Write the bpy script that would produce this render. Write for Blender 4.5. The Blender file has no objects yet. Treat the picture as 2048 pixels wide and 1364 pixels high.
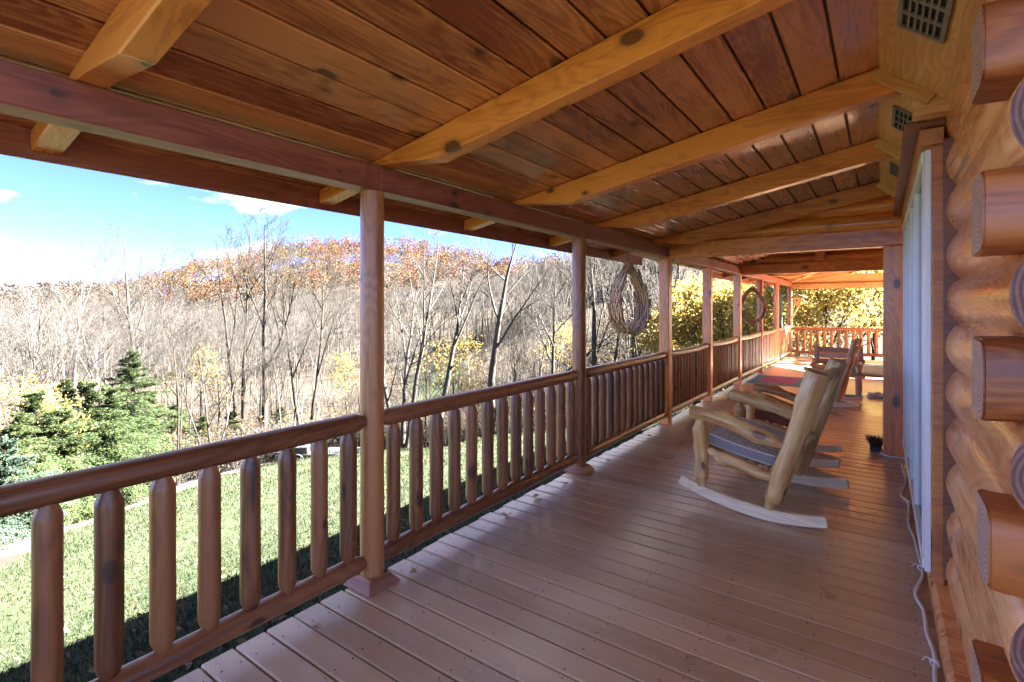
import bpy, bmesh, math, random
import numpy as np
from mathutils import Vector, Matrix, Quaternion

R = math.radians
SC = bpy.context.scene
COL = SC.collection

# ------------------------------------------------------------------ camera
YAW = R(35.78)
cam_d = bpy.data.cameras.new('camera')
cam_d.lens = 18.0
cam_d.sensor_width = 36.0
cam_d.shift_y = -0.0332
cam_d.clip_start = 0.05
cam_d.clip_end = 6000
cam = bpy.data.objects.new('camera', cam_d)
COL.objects.link(cam)
cam.location = (0, 0, 1.55)
cam.rotation_euler = (R(90), 0, YAW)
SC.camera = cam

# ------------------------------------------------------------------ sky, sun, exposure
SUN_EL, SUN_AZ = R(34), math.atan2(0.61, 0.60)      # azimuth from +y towards +x
w = bpy.data.worlds.new('World')
SC.world = w
w.use_nodes = True
nt = w.node_tree
nt.nodes.clear()
def N(nt, typ, **kw):
    n = nt.nodes.new(typ)
    for k, v in kw.items():
        setattr(n, k, v)
    return n
sky = N(nt, 'ShaderNodeTexSky', sky_type='NISHITA')
sky.sun_disc = False
sky.sun_elevation = SUN_EL
sky.sun_rotation = SUN_AZ
sky.altitude = 1500
sky.air_density = 0.062
sky.dust_density = 0.0
sky.ozone_density = 1.0
tc = N(nt, 'ShaderNodeTexCoord')
mp = N(nt, 'ShaderNodeMapping')
mp.inputs['Scale'].default_value = (1.0, 1.0, 2.8)
mp.inputs['Location'].default_value = (0.35, 0.2, 0.0)
cn = N(nt, 'ShaderNodeTexNoise')
cn.inputs['Scale'].default_value = 4.2
cn.inputs['Detail'].default_value = 7
cn.inputs['Roughness'].default_value = 0.52
cr = N(nt, 'ShaderNodeValToRGB')
cr.color_ramp.elements[0].position = 0.505
cr.color_ramp.elements[1].position = 0.60
cmx = N(nt, 'ShaderNodeMix', data_type='RGBA')
cmx.inputs[7].default_value = (0.62, 0.60, 0.62, 1)
bg = N(nt, 'ShaderNodeBackground')
bg.inputs['Strength'].default_value = 0.064
wo = N(nt, 'ShaderNodeOutputWorld')
L = nt.links.new
L(tc.outputs['Generated'], mp.inputs['Vector'])
L(mp.outputs['Vector'], cn.inputs['Vector'])
L(cn.outputs['Fac'], cr.inputs['Fac'])
L(cr.outputs['Color'], cmx.inputs[0])
tint = N(nt, 'ShaderNodeMix', data_type='RGBA', blend_type='MULTIPLY')
tint.inputs[0].default_value = 1.0
tint.inputs[7].default_value = (0.70, 0.79, 1.0, 1)
L(sky.outputs['Color'], tint.inputs[6])
L(tint.outputs[2], cmx.inputs[6])
L(cmx.outputs[2], bg.inputs['Color'])
L(bg.outputs['Background'], wo.inputs['Surface'])

sd = bpy.data.lights.new('sun', 'SUN')
sd.energy = 5.0
sd.angle = R(0.53)
sd.color = (1.0, 0.92, 0.80)
sun = bpy.data.objects.new('sun', sd)
COL.objects.link(sun)
sun_dir = Vector((math.sin(SUN_AZ)*math.cos(SUN_EL), math.cos(SUN_AZ)*math.cos(SUN_EL), math.sin(SUN_EL)))
sun.rotation_euler = sun_dir.to_track_quat('Z', 'Y').to_euler()
sun.location = (20, 20, 30)

SC.view_settings.view_transform = 'Standard'
SC.view_settings.look = 'None'
SC.view_settings.gamma = 1.0
SC.view_settings.use_curve_mapping = False
SC.view_settings.exposure = 5.92
SC.cycles.max_bounces = 12
SC.cycles.diffuse_bounces = 8
SC.cycles.transparent_max_bounces = 12
SC.cycles.use_denoising = True

# ------------------------------------------------------------------ materials
def ramp(nt, stops, interp='LINEAR'):
    r = N(nt, 'ShaderNodeValToRGB')
    r.color_ramp.interpolation = interp
    els = r.color_ramp.elements
    while len(els) < len(stops):
        els.new(0.5)
    for e, (p, c) in zip(els, stops):
        e.position = p
        e.color = (*c, 1) if len(c) == 3 else c
    return r

def new_mat(name):
    m = bpy.data.materials.new(name)
    m.use_nodes = True
    nt = m.node_tree
    nt.nodes.clear()
    out = N(nt, 'ShaderNodeOutputMaterial')
    b = N(nt, 'ShaderNodeBsdfPrincipled')
    nt.links.new(b.outputs[0], out.inputs[0])
    return m, nt, b, out

def math_n(nt, op, a=None, b=None):
    n = N(nt, 'ShaderNodeMath', operation=op)
    for i, v in enumerate((a, b)):
        if v is None:
            continue
        if isinstance(v, (int, float)):
            n.inputs[i].default_value = v
        else:
            nt.links.new(v, n.inputs[i])
    return n.outputs[0]

def mixc(nt, fac, a, b, blend='MIX'):
    n = N(nt, 'ShaderNodeMix', data_type='RGBA', blend_type=blend)
    for i, v in ((0, fac), (6, a), (7, b)):
        if isinstance(v, (int, float)):
            n.inputs[i].default_value = v
        elif isinstance(v, tuple):
            n.inputs[i].default_value = (*v, 1)
        else:
            nt.links.new(v, n.inputs[i])
    return n.outputs[2]

def noise(nt, vec, scale, detail=3, rough=0.55, dist=0.0):
    n = N(nt, 'ShaderNodeTexNoise')
    n.inputs['Scale'].default_value = scale
    n.inputs['Detail'].default_value = detail
    n.inputs['Roughness'].default_value = rough
    n.inputs['Distortion'].default_value = dist
    if vec is not None:
        nt.links.new(vec, n.inputs['Vector'])
    return n.outputs['Fac']

def vscale(nt, vec, s):
    n = N(nt, 'ShaderNodeVectorMath', operation='MULTIPLY')
    n.inputs[1].default_value = s
    nt.links.new(vec, n.inputs[0])
    return n.outputs[0]

def grain_coords(nt):
    """object coordinates (local x runs along the timber) shifted at random for each piece"""
    t = N(nt, 'ShaderNodeTexCoord')
    oi = N(nt, 'ShaderNodeObjectInfo')
    cx = N(nt, 'ShaderNodeCombineXYZ')
    nt.links.new(math_n(nt, 'MULTIPLY', oi.outputs['Random'], 137.0), cx.inputs[0])
    nt.links.new(math_n(nt, 'MULTIPLY', oi.outputs['Random'], 61.0), cx.inputs[1])
    nt.links.new(math_n(nt, 'MULTIPLY', oi.outputs['Random'], 93.0), cx.inputs[2])
    a = N(nt, 'ShaderNodeVectorMath', operation='ADD')
    nt.links.new(t.outputs['Object'], a.inputs[0])
    nt.links.new(cx.outputs[0], a.inputs[1])
    return a.outputs[0], oi.outputs['Random'], t.outputs['Object']

def wood(name, dark, light, rough=0.4, knots=0.6, gs=1.0, contour=18.0, coat=0.0, bump=0.25, var=0.42, knot_col=(0.035, 0.016, 0.008), checks=0.0):
    m, nt, b, out = new_mat(name)
    v, rnd, obj = grain_coords(nt)
    n1 = noise(nt, vscale(nt, v, (0.5*gs, 7*gs, 7*gs)), 1.6, 5, 0.6)
    n2 = noise(nt, vscale(nt, v, (1.6*gs, 70*gs, 70*gs)), 1.4, 4, 0.65)
    n3 = noise(nt, vscale(nt, v, (0.55*gs, 3.2*gs, 3.2*gs)), 1.5, 2, 0.5, 0.4)
    ring = math_n(nt, 'SINE', math_n(nt, 'MULTIPLY', n3, contour*6.0))
    ring = math_n(nt, 'MULTIPLY', math_n(nt, 'ADD', ring, 1.0), 0.5)
    n4 = noise(nt, vscale(nt, v, (0.9, 1.6, 1.6)), 1.1, 3, 0.6)
    f = math_n(nt, 'ADD', math_n(nt, 'MULTIPLY', n1, 1.0), math_n(nt, 'MULTIPLY', math_n(nt, 'SUBTRACT', n2, 0.5), 0.55))
    f = math_n(nt, 'ADD', f, math_n(nt, 'MULTIPLY', ring, 0.20))
    f = math_n(nt, 'ADD', f, math_n(nt, 'MULTIPLY', math_n(nt, 'SUBTRACT', n4, 0.5), 0.55))
    f = math_n(nt, 'ADD', f, math_n(nt, 'MULTIPLY', math_n(nt, 'SUBTRACT', rnd, 0.5), var))
    rp = ramp(nt, [(0.36, dark), (0.80, light)])
    nt.links.new(f, rp.inputs[0])
    col = rp.outputs[0]
    hs = f
    if knots > 0:
        vo = N(nt, 'ShaderNodeTexVoronoi', feature='F1')
        vo.inputs['Scale'].default_value = 1.0
        wob = noise(nt, vscale(nt, v, (9, 14, 14)), 1.0, 2)
        vk = N(nt, 'ShaderNodeVectorMath', operation='ADD')
        nt.links.new(vscale(nt, v, (3.0, 5.2, 5.2)), vk.inputs[0])
        cw = N(nt, 'ShaderNodeCombineXYZ')
        nt.links.new(math_n(nt, 'MULTIPLY', wob, 0.10), cw.inputs[0])
        nt.links.new(math_n(nt, 'MULTIPLY', wob, 0.12), cw.inputs[1])
        nt.links.new(cw.outputs[0], vk.inputs[1])
        nt.links.new(vk.outputs[0], vo.inputs['Vector'])
        sp = N(nt, 'ShaderNodeSeparateColor')
        nt.links.new(vo.outputs['Color'], sp.inputs[0])
        on = math_n(nt, 'GREATER_THAN', sp.outputs[0], 1.0 - knots)
        size = math_n(nt, 'ADD', math_n(nt, 'MULTIPLY', sp.outputs[1], 0.10), 0.065)
        dd = math_n(nt, 'DIVIDE', vo.outputs['Distance'], size)
        core = ramp(nt, [(0.46, (1, 1, 1)), (0.53, (0.40, 0.40, 0.40)), (0.80, (0.10, 0.10, 0.10)), (1.0, (0.0, 0.0, 0.0))])
        nt.links.new(math_n(nt, 'MULTIPLY', dd, 0.5), core.inputs[0])
        fac = math_n(nt, 'MULTIPLY', core.outputs[0], on)
        kr = math_n(nt, 'MULTIPLY', math_n(nt, 'ADD', math_n(nt, 'SINE', math_n(nt, 'MULTIPLY', dd, 16.0)), 1.0), 0.5)
        kc = mixc(nt, math_n(nt, 'MULTIPLY', kr, 0.45), knot_col, tuple(0.55*x for x in dark))
        col = mixc(nt, math_n(nt, 'MULTIPLY', fac, 0.88), col, kc)
    if checks > 0:
        ck = noise(nt, vscale(nt, v, (0.45, 16, 16)), 1.0, 2, 0.4)
        cm = ramp(nt, [(0.0, (1, 1, 1)), (0.275, (1, 1, 1)), (0.29, (0, 0, 0))])
        nt.links.new(ck, cm.inputs[0])
        col = mixc(nt, math_n(nt, 'MULTIPLY', cm.outputs[0], checks), col, tuple(0.18*x for x in dark))
    nt.links.new(col, b.inputs['Base Color'])
    rr = math_n(nt, 'ADD', math_n(nt, 'MULTIPLY', math_n(nt, 'SUBTRACT', n1, 0.5), 0.5), rough)
    nt.links.new(rr, b.inputs['Roughness'])
    b.inputs['Specular IOR Level'].default_value = 0.5
    if coat:
        b.inputs['Coat Weight'].default_value = coat
        b.inputs['Coat Roughness'].default_value = 0.20
    bp = N(nt, 'ShaderNodeBump')
    bp.inputs['Strength'].default_value = bump
    bp.inputs['Distance'].default_value = 0.004
    nt.links.new(math_n(nt, 'ADD', math_n(nt, 'MULTIPLY', n2, 0.6), math_n(nt, 'ADD', math_n(nt, 'MULTIPLY', ring, 0.25), math_n(nt, 'MULTIPLY', n4, 2.0))), bp.inputs['Height'])
    nt.links.new(bp.outputs[0], b.inputs['Normal'])
    return m

def endgrain(name, dark, light, rough=0.6, rings=70.0):
    m, nt, b, out = new_mat(name)
    v, rnd, obj = grain_coords(nt)
    sx = N(nt, 'ShaderNodeSeparateXYZ')
    nt.links.new(obj, sx.inputs[0])
    wob = noise(nt, obj, 9.0, 3)
    r2 = math_n(nt, 'ADD', math_n(nt, 'POWER', math_n(nt, 'ADD', sx.outputs[1], 0.03), 2.0), math_n(nt, 'POWER', math_n(nt, 'ADD', sx.outputs[2], -0.02), 2.0))
    rr = math_n(nt, 'SQRT', r2)
    rr = math_n(nt, 'ADD', rr, math_n(nt, 'MULTIPLY', wob, 0.02))
    s = math_n(nt, 'SINE', math_n(nt, 'MULTIPLY', rr, rings*6.28))
    f = math_n(nt, 'ADD', math_n(nt, 'MULTIPLY', s, 0.3), math_n(nt, 'MULTIPLY', noise(nt, obj, 30.0, 4), 0.9))
    rp = ramp(nt, [(0.2, dark), (0.85, light)])
    nt.links.new(f, rp.inputs[0])
    nt.links.new(rp.outputs[0], b.inputs['Base Color'])
    b.inputs['Roughness'].default_value = rough
    bp = N(nt, 'ShaderNodeBump')
    bp.inputs['Strength'].default_value = 0.3
    bp.inputs['Distance'].default_value = 0.003
    nt.links.new(f, bp.inputs['Height'])
    nt.links.new(bp.outputs[0], b.inputs['Normal'])
    return m

def plain(name, col, rough=0.6, var=0.15, scale=12.0, metal=0.0, bump=0.15, spec=0.5):
    m, nt, b, out = new_mat(name)
    t = N(nt, 'ShaderNodeTexCoord')
    n = noise(nt, t.outputs['Object'], scale, 5)
    rp = ramp(nt, [(0.3, tuple(c*(1-var) for c in col)), (0.7, tuple(min(1, c*(1+var)) for c in col))])
    nt.links.new(n, rp.inputs[0])
    nt.links.new(rp.outputs[0], b.inputs['Base Color'])
    b.inputs['Roughness'].default_value = rough
    b.inputs['Metallic'].default_value = metal
    b.inputs['Specular IOR Level'].default_value = spec
    bp = N(nt, 'ShaderNodeBump')
    bp.inputs['Strength'].default_value = bump
    bp.inputs['Distance'].default_value = 0.005
    nt.links.new(n, bp.inputs['Height'])
    nt.links.new(bp.outputs[0], b.inputs['Normal'])
    return m

def leafy(name, cols, trans=0.4, rough=0.6, attr=None):
    """leaf / needle material: colour picked per face island, some light passes through"""
    m, nt, b, out = new_mat(name)
    g = N(nt, 'ShaderNodeNewGeometry')
    oi = N(nt, 'ShaderNodeObjectInfo')
    n = len(cols)
    rp = ramp(nt, [(i/max(1, n-1), c) for i, c in enumerate(cols)])
    if attr:
        a = N(nt, 'ShaderNodeAttribute', attribute_name=attr)
        col = mixc(nt, 0.5, a.outputs['Color'], mixc(nt, g.outputs['Random Per Island'], tuple(0.55 for _ in range(3)), tuple(1.5 for _ in range(3))), 'MULTIPLY')
        col = mixc(nt, 1.0, a.outputs['Color'], mixc(nt, g.outputs['Random Per Island'], (0.75, 0.75, 0.75), (1.25, 1.25, 1.25)), 'MULTIPLY')
    else:
        f = math_n(nt, 'ADD', g.outputs['Random Per Island'], math_n(nt, 'MULTIPLY', math_n(nt, 'SUBTRACT', oi.outputs['Random'], 0.5), 0.3))
        nt.links.new(f, rp.inputs[0])
        col = rp.outputs[0]
    nt.links.new(col, b.inputs['Base Color'])
    b.inputs['Roughness'].default_value = rough
    b.inputs['Specular IOR Level'].default_value = 0.08
    tr = N(nt, 'ShaderNodeBsdfTranslucent')
    nt.links.new(col, tr.inputs[0])
    mx = N(nt, 'ShaderNodeMixShader')
    mx.inputs[0].default_value = trans
    nt.links.new(b.outputs[0], mx.inputs[1])
    nt.links.new(tr.outputs[0], mx.inputs[2])
    nt.links.new(mx.outputs[0], out.inputs[0])
    return m

M = {}
M['rafter'] = wood('rafter_wood', (0.44, 0.095, 0.012), (0.82, 0.27, 0.046), 0.34, 0.95, coat=0.3, bump=0.15)
M['ceiling'] = wood('ceiling_wood', (0.28, 0.066, 0.020), (0.68, 0.245, 0.080), 0.27, 0.85, coat=0.55, var=0.42, bump=0.10)
M['beam'] = wood('beam_wood', (0.18, 0.040, 0.020), (0.33, 0.086, 0.044), 0.45, 0.5)
M['post'] = wood('post_wood', (0.17, 0.052, 0.014), (0.40, 0.148, 0.044), 0.38, 0.6, coat=0.2, checks=0.9)
M['baluster'] = wood('baluster_wood', (0.115, 0.037, 0.012), (0.28, 0.104, 0.034), 0.40, 0.6, coat=0.15, checks=0.9)
M['rail'] = wood('rail_wood', (0.12, 0.037, 0.013), (0.26, 0.092, 0.034), 0.38, 0.5, coat=0.25, checks=0.6)
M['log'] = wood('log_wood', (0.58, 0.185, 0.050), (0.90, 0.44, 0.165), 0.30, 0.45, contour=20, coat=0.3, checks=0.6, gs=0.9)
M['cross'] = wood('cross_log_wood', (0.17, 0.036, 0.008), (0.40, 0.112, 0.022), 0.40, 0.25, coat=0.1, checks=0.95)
M['panel'] = wood('panel_wood', (0.52, 0.22, 0.055), (0.76, 0.40, 0.13), 0.4, 0.25, coat=0.2)
M['trim'] = wood('trim_wood', (0.34, 0.11, 0.03), (0.55, 0.21, 0.06), 0.4, 0.2)
M['brown'] = wood('brown_trim_wood', (0.12, 0.04, 0.02), (0.24, 0.09, 0.045), 0.45, 0.2)
M['slat'] = wood('slat_wood', (0.17, 0.070, 0.026), (0.50, 0.26, 0.11), 0.45, 0.0, var=0.8)
M['peeled'] = wood('peeled_log_wood', (0.44, 0.205, 0.055), (0.84, 0.53, 0.21), 0.36, 0.95, coat=0.2, contour=9, knot_col=(0.10, 0.04, 0.015), checks=0.7)
M['grey_log'] = wood('weathered_log_wood', (0.33, 0.23, 0.15), (0.60, 0.45, 0.30), 0.5, 0.6, knot_col=(0.10, 0.05, 0.03), checks=0.6)
M['rocker'] = wood('rocker_wood', (0.72, 0.50, 0.27), (0.90, 0.74, 0.50), 0.42, 0.2, knot_col=(0.3, 0.17, 0.08))
M['end_dark'] = endgrain('dark_end_grain', (0.10, 0.035, 0.025), (0.25, 0.10, 0.075))
M['end_pale'] = endgrain('pale_end_grain', (0.34, 0.19, 0.13), (0.62, 0.40, 0.30))
M['end_peeled'] = endgrain('peeled_end_grain', (0.36, 0.20, 0.09), (0.62, 0.42, 0.22))
M['header'] = wood('dulled_header_wood', (0.30, 0.15, 0.06), (0.50, 0.29, 0.13), 0.45, 0.3)  # duller copy of the rafter pine, offsets orange bounced light by colour
M['white'] = plain('white_vinyl', (0.80, 0.80, 0.78), 0.35, 0.04)
M['cord'] = plain('white_rubber', (0.72, 0.70, 0.66), 0.45, 0.08)
M['grille'] = plain('grey_metal_grille', (0.20, 0.16, 0.125), 0.5, 0.15)
M['black'] = plain('nail_and_shade_black', (0.012, 0.011, 0.010), 0.8, 0.3)
M['gap'] = plain('dark_gap', (0.07, 0.052, 0.040), 0.8, 0.3)
M['green'] = plain('green_paint', (0.02, 0.075, 0.055), 0.35, 0.1)
M['chain'] = plain('dark_steel', (0.14, 0.13, 0.12), 0.45, 0.2, metal=0.7)
M['roof'] = plain('green_roof_metal', (0.03, 0.08, 0.06), 0.4, 0.1)
M['flash'] = wood('post_base_wood', (0.15, 0.052, 0.028), (0.27, 0.11, 0.065), 0.3, 0.0, coat=0.2)

def make_deck_paint():
    m, nt, b, out = new_mat('brown_deck_paint')
    v, rnd, obj = grain_coords(nt)
    g = N(nt, 'ShaderNodeNewGeometry')
    pos = g.outputs['Position']
    n1 = noise(nt, vscale(nt, v, (0.7, 9, 9)), 1.5, 5, 0.6)
    n2 = noise(nt, vscale(nt, v, (1.3, 55, 55)), 1.5, 4, 0.65)
    n3 = noise(nt, vscale(nt, v, (0.6, 3.5, 3.5)), 1.5, 2, 0.5, 0.4)
    ring = math_n(nt, 'MULTIPLY', math_n(nt, 'ADD', math_n(nt, 'SINE', math_n(nt, 'MULTIPLY', n3, 120.0)), 1.0), 0.5)
    big = noise(nt, vscale(nt, pos, (1, 1, 1)), 0.9, 4, 0.6)
    f = math_n(nt, 'ADD', math_n(nt, 'MULTIPLY', n1, 0.45), math_n(nt, 'MULTIPLY', big, 0.55))
    f = math_n(nt, 'ADD', f, math_n(nt, 'MULTIPLY', math_n(nt, 'SUBTRACT', rnd, 0.5), 0.40))
    rp = ramp(nt, [(0.3, (0.40, 0.240, 0.140)), (0.75, (0.60, 0.400, 0.255))])
    nt.links.new(f, rp.inputs[0])
    # pale scuffs and dusty wear in patches
    sc1 = noise(nt, vscale(nt, pos, (5, 11, 1)), 2.0, 6, 0.75)
    s1 = ramp(nt, [(0.60, (0, 0, 0)), (0.74, (1, 1, 1))])
    nt.links.new(sc1, s1.inputs[0])
    patch = ramp(nt, [(0.48, (0, 0, 0)), (0.66, (1, 1, 1))])
    nt.links.new(noise(nt, vscale(nt, pos, (1, 1, 1)), 0.75, 2), patch.inputs[0])
    scf = math_n(nt, 'MULTIPLY', s1.outputs[0], math_n(nt, 'MULTIPLY', patch.outputs[0], 0.65))
    col = mixc(nt, scf, rp.outputs[0], (0.42, 0.32, 0.28))
    # dark specks
    sp = ramp(nt, [(0.0, (1, 1, 1)), (0.235, (1, 1, 1)), (0.27, (0, 0, 0))])
    nt.links.new(noise(nt, pos, 42.0, 2, 0.5), sp.inputs[0])
    col = mixc(nt, math_n(nt, 'MULTIPLY', sp.outputs[0], 0.7), col, (0.03, 0.015, 0.01))
    nt.links.new(col, b.inputs['Base Color'])
    b.inputs['Coat Weight'].default_value = 0.6
    b.inputs['Coat Roughness'].default_value = 0.30
    ro = math_n(nt, 'ADD', 0.28, math_n(nt, 'MULTIPLY', math_n(nt, 'SUBTRACT', big, 0.4), 0.45))
    ro = math_n(nt, 'ADD', ro, math_n(nt, 'MULTIPLY', scf, 0.5))
    nt.links.new(ro, b.inputs['Roughness'])
    b.inputs['Specular IOR Level'].default_value = 0.5
    bp = N(nt, 'ShaderNodeBump')
    bp.inputs['Strength'].default_value = 0.30
    bp.inputs['Distance'].default_value = 0.004
    h = math_n(nt, 'ADD', math_n(nt, 'MULTIPLY', n2, 0.5), math_n(nt, 'MULTIPLY', ring, 0.25))
    h = math_n(nt, 'ADD', h, math_n(nt, 'MULTIPLY', n1, 0.7))
    nt.links.new(h, bp.inputs['Height'])
    nt.links.new(bp.outputs[0], b.inputs['Normal'])
    return m
M['deck'] = make_deck_paint()

def make_ground_mat():
    m, nt, b, out = new_mat('lawn_and_leaf_litter')
    a = N(nt, 'ShaderNodeAttribute', attribute_name='lawn')
    g = N(nt, 'ShaderNodeNewGeometry')
    pos = g.outputs['Position']
    n1 = noise(nt, pos, 0.35, 5, 0.6)
    n2 = noise(nt, pos, 6.0, 5, 0.7)
    n3 = noise(nt, pos, 35.0, 3, 0.7)
    gr = ramp(nt, [(0.25, (0.0115, 0.0212, 0.0085)), (0.5, (0.018, 0.0275, 0.0125)), (0.75, (0.0265, 0.0315, 0.0175))])
    nt.links.new(math_n(nt, 'ADD', math_n(nt, 'MULTIPLY', n1, 0.75), math_n(nt, 'ADD', math_n(nt, 'MULTIPLY', n2, 0.18), math_n(nt, 'MULTIPLY', n3, 0.15))), gr.inputs[0])
    le = ramp(nt, [(0.30, (0.015, 0.0122, 0.0096)), (0.55, (0.028, 0.0228, 0.0185)), (0.8, (0.046, 0.038, 0.031))])
    nt.links.new(math_n(nt, 'ADD', math_n(nt, 'MULTIPLY', n1, 0.4), math_n(nt, 'ADD', math_n(nt, 'MULTIPLY', n2, 0.3), math_n(nt, 'MULTIPLY', n3, 0.35))), le.inputs[0])
    edge = math_n(nt, 'ADD', a.outputs['Fac'], math_n(nt, 'MULTIPLY', math_n(nt, 'SUBTRACT', n2, 0.5), 0.7))
    er = ramp(nt, [(0.42, (0, 0, 0)), (0.58, (1, 1, 1))])
    nt.links.new(edge, er.inputs[0])
    nt.links.new(mixc(nt, er.outputs[0], le.outputs[0], gr.outputs[0]), b.inputs['Base Color'])
    b.inputs['Roughness'].default_value = 0.95
    b.inputs['Specular IOR Level'].default_value = 0.15
    bp = N(nt, 'ShaderNodeBump')
    bp.inputs['Strength'].default_value = 0.9
    bp.inputs['Distance'].default_value = 0.08
    nt.links.new(math_n(nt, 'ADD', n2, n3), bp.inputs['Height'])
    nt.links.new(bp.outputs[0], b.inputs['Normal'])
    return m
M['ground'] = make_ground_mat()

def bark(name, dark, light, scale=3.0):
    m, nt, b, out = new_mat(name)
    t = N(nt, 'ShaderNodeTexCoord')
    oi = N(nt, 'ShaderNodeObjectInfo')
    n1 = noise(nt, vscale(nt, t.outputs['Object'], (1, 1, 0.18)), scale*3, 5, 0.7)
    n2 = noise(nt, vscale(nt, t.outputs['Object'], (1, 1, 0.6)), scale*0.4, 3, 0.6)
    f = math_n(nt, 'ADD', math_n(nt, 'MULTIPLY', n1, 0.55), math_n(nt, 'MULTIPLY', n2, 0.45))
    f = math_n(nt, 'ADD', f, math_n(nt, 'MULTIPLY', math_n(nt, 'SUBTRACT', oi.outputs['Random'], 0.5), 0.35))
    rp = ramp(nt, [(0.32, dark), (0.68, light)])
    nt.links.new(f, rp.inputs[0])
    nt.links.new(rp.outputs[0], b.inputs['Base Color'])
    b.inputs['Roughness'].default_value = 0.9
    b.inputs['Specular IOR Level'].default_value = 0.15
    return m
M['bark_grey'] = bark('grey_bark', (0.017, 0.015, 0.014), (0.055, 0.050, 0.047))
M['bark_pale'] = bark('pale_bark', (0.036, 0.033, 0.031), (0.105, 0.098, 0.092))
M['bark_dark'] = bark('dark_bark', (0.008, 0.0068, 0.006), (0.028, 0.024, 0.021))
M['twig'] = bark('grey_twigs', (0.014, 0.013, 0.013), (0.036, 0.033, 0.034), 0.5)
M['twig_dark'] = bark('dark_twigs', (0.007, 0.006, 0.0055), (0.022, 0.019, 0.0175), 0.5)
M['yellow_leaf'] = leafy('yellow_leaves', [(0.20, 0.136, 0.024), (0.275, 0.205, 0.046), (0.275, 0.235, 0.085), (0.16, 0.156, 0.048), (0.25, 0.15, 0.034)], 0.42)
M['rust_leaf'] = leafy('rust_leaves', [(0.054, 0.033, 0.017), (0.072, 0.053, 0.029), (0.087, 0.068, 0.037), (0.048, 0.034, 0.021)], 0.3)
M['needle'] = leafy('hemlock_needles', [(0.010, 0.019, 0.009), (0.019, 0.032, 0.015), (0.034, 0.050, 0.021), (0.060, 0.072, 0.030)], 0.3)
M['needle_blue'] = leafy('pine_needles', [(0.014, 0.026, 0.020), (0.029, 0.045, 0.034), (0.045, 0.062, 0.045)], 0.2)
M['hill_leaf'] = leafy('hill_canopy', [(0.3, 0.15, 0.05)], 0.25, attr='Col')
M['grass'] = leafy('grass_blades', [(0.0115, 0.0212, 0.0085), (0.017, 0.0275, 0.0125), (0.022, 0.030, 0.0148), (0.029, 0.034, 0.0205)], 0.35)
M['litter'] = leafy('dry_leaf_litter', [(0.06, 0.034, 0.018), (0.09, 0.06, 0.035), (0.12, 0.09, 0.055), (0.07, 0.038, 0.018)], 0.2)
M['dry_leaf'] = leafy('curled_dry_leaf', [(0.42, 0.26, 0.12), (0.58, 0.40, 0.22)], 0.2)

def make_glass():
    m, nt, b, out = new_mat('door_glass')
    b.inputs['Base Color'].default_value = (0.9, 0.95, 0.97, 1)
    b.inputs['Roughness'].default_value = 0.03
    b.inputs['Specular IOR Level'].default_value = 0.6
    tr = N(nt, 'ShaderNodeBsdfTransparent')
    tr.inputs[0].default_value = (0.75, 0.82, 0.85, 1)
    gl = N(nt, 'ShaderNodeBsdfGlossy')
    gl.inputs['Roughness'].default_value = 0.06
    fr = N(nt, 'ShaderNodeFresnel')
    fr.inputs[0].default_value = 1.6
    mx = N(nt, 'ShaderNodeMixShader')
    nt.links.new(fr.outputs[0], mx.inputs[0])
    nt.links.new(tr.outputs[0], mx.inputs[1])
    nt.links.new(gl.outputs[0], mx.inputs[2])
    nt.links.new(mx.outputs[0], out.inputs[0])
    return m
M['glass'] = make_glass()
M['curtain'] = plain('pale_curtain', (0.12, 0.135, 0.155), 0.8, 0.1)

def make_cushion_top():
    m, nt, b, out = new_mat('floral_cushion_fabric')
    t = N(nt, 'ShaderNodeTexCoord')
    n = noise(nt, t.outputs['Object'], 16.0, 4, 0.7, 1.6)
    r1 = ramp(nt, [(0.44, (0.74, 0.65, 0.52)), (0.50, (0.22, 0.18, 0.155)), (0.54, (0.74, 0.65, 0.52)), (0.62, (0.40, 0.34, 0.28)), (0.66, (0.78, 0.70, 0.56))])
    nt.links.new(n, r1.inputs[0])
    nt.links.new(r1.outputs[0], b.inputs['Base Color'])
    b.inputs['Roughness'].default_value = 0.9
    return m
M['floral'] = make_cushion_top()
M['grey_fabric'] = plain('grey_cushion_fabric', (0.30, 0.27, 0.255), 0.9, 0.15, 60)
M['cream_fabric'] = plain('cream_piping', (0.66, 0.63, 0.56), 0.8, 0.08)
M['maroon'] = plain('maroon_cushion_fabric', (0.26, 0.085, 0.068), 0.9, 0.25, 14)
M['blue_fabric'] = plain('blue_cushion_fabric', (0.12, 0.22, 0.40), 0.9, 0.2, 14)
M['mint_fabric'] = plain('green_cushion_fabric', (0.22, 0.42, 0.30), 0.9, 0.2, 14)
M['navy'] = plain('navy_plastic', (0.035, 0.05, 0.09), 0.5, 0.2)
M['bristle'] = plain('brown_bristle', (0.10, 0.055, 0.03), 0.9, 0.4, 40)
M['rag'] = plain('white_and_blue_cloth', (0.60, 0.62, 0.70), 0.9, 0.3, 9)
M['steel_dark'] = plain('dark_painted_steel', (0.05, 0.05, 0.055), 0.45, 0.2)
M['steel_grey'] = plain('galvanised_steel', (0.32, 0.33, 0.33), 0.5, 0.2)
M['tyre'] = plain('tyre_rubber', (0.025, 0.025, 0.027), 0.8, 0.2)
M['rim'] = plain('white_wheel_paint', (0.72, 0.73, 0.74), 0.4, 0.08)
M['dirt'] = plain('bare_dirt', (0.026, 0.018, 0.0135), 0.95, 0.4, 1.2, bump=0.8)

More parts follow.
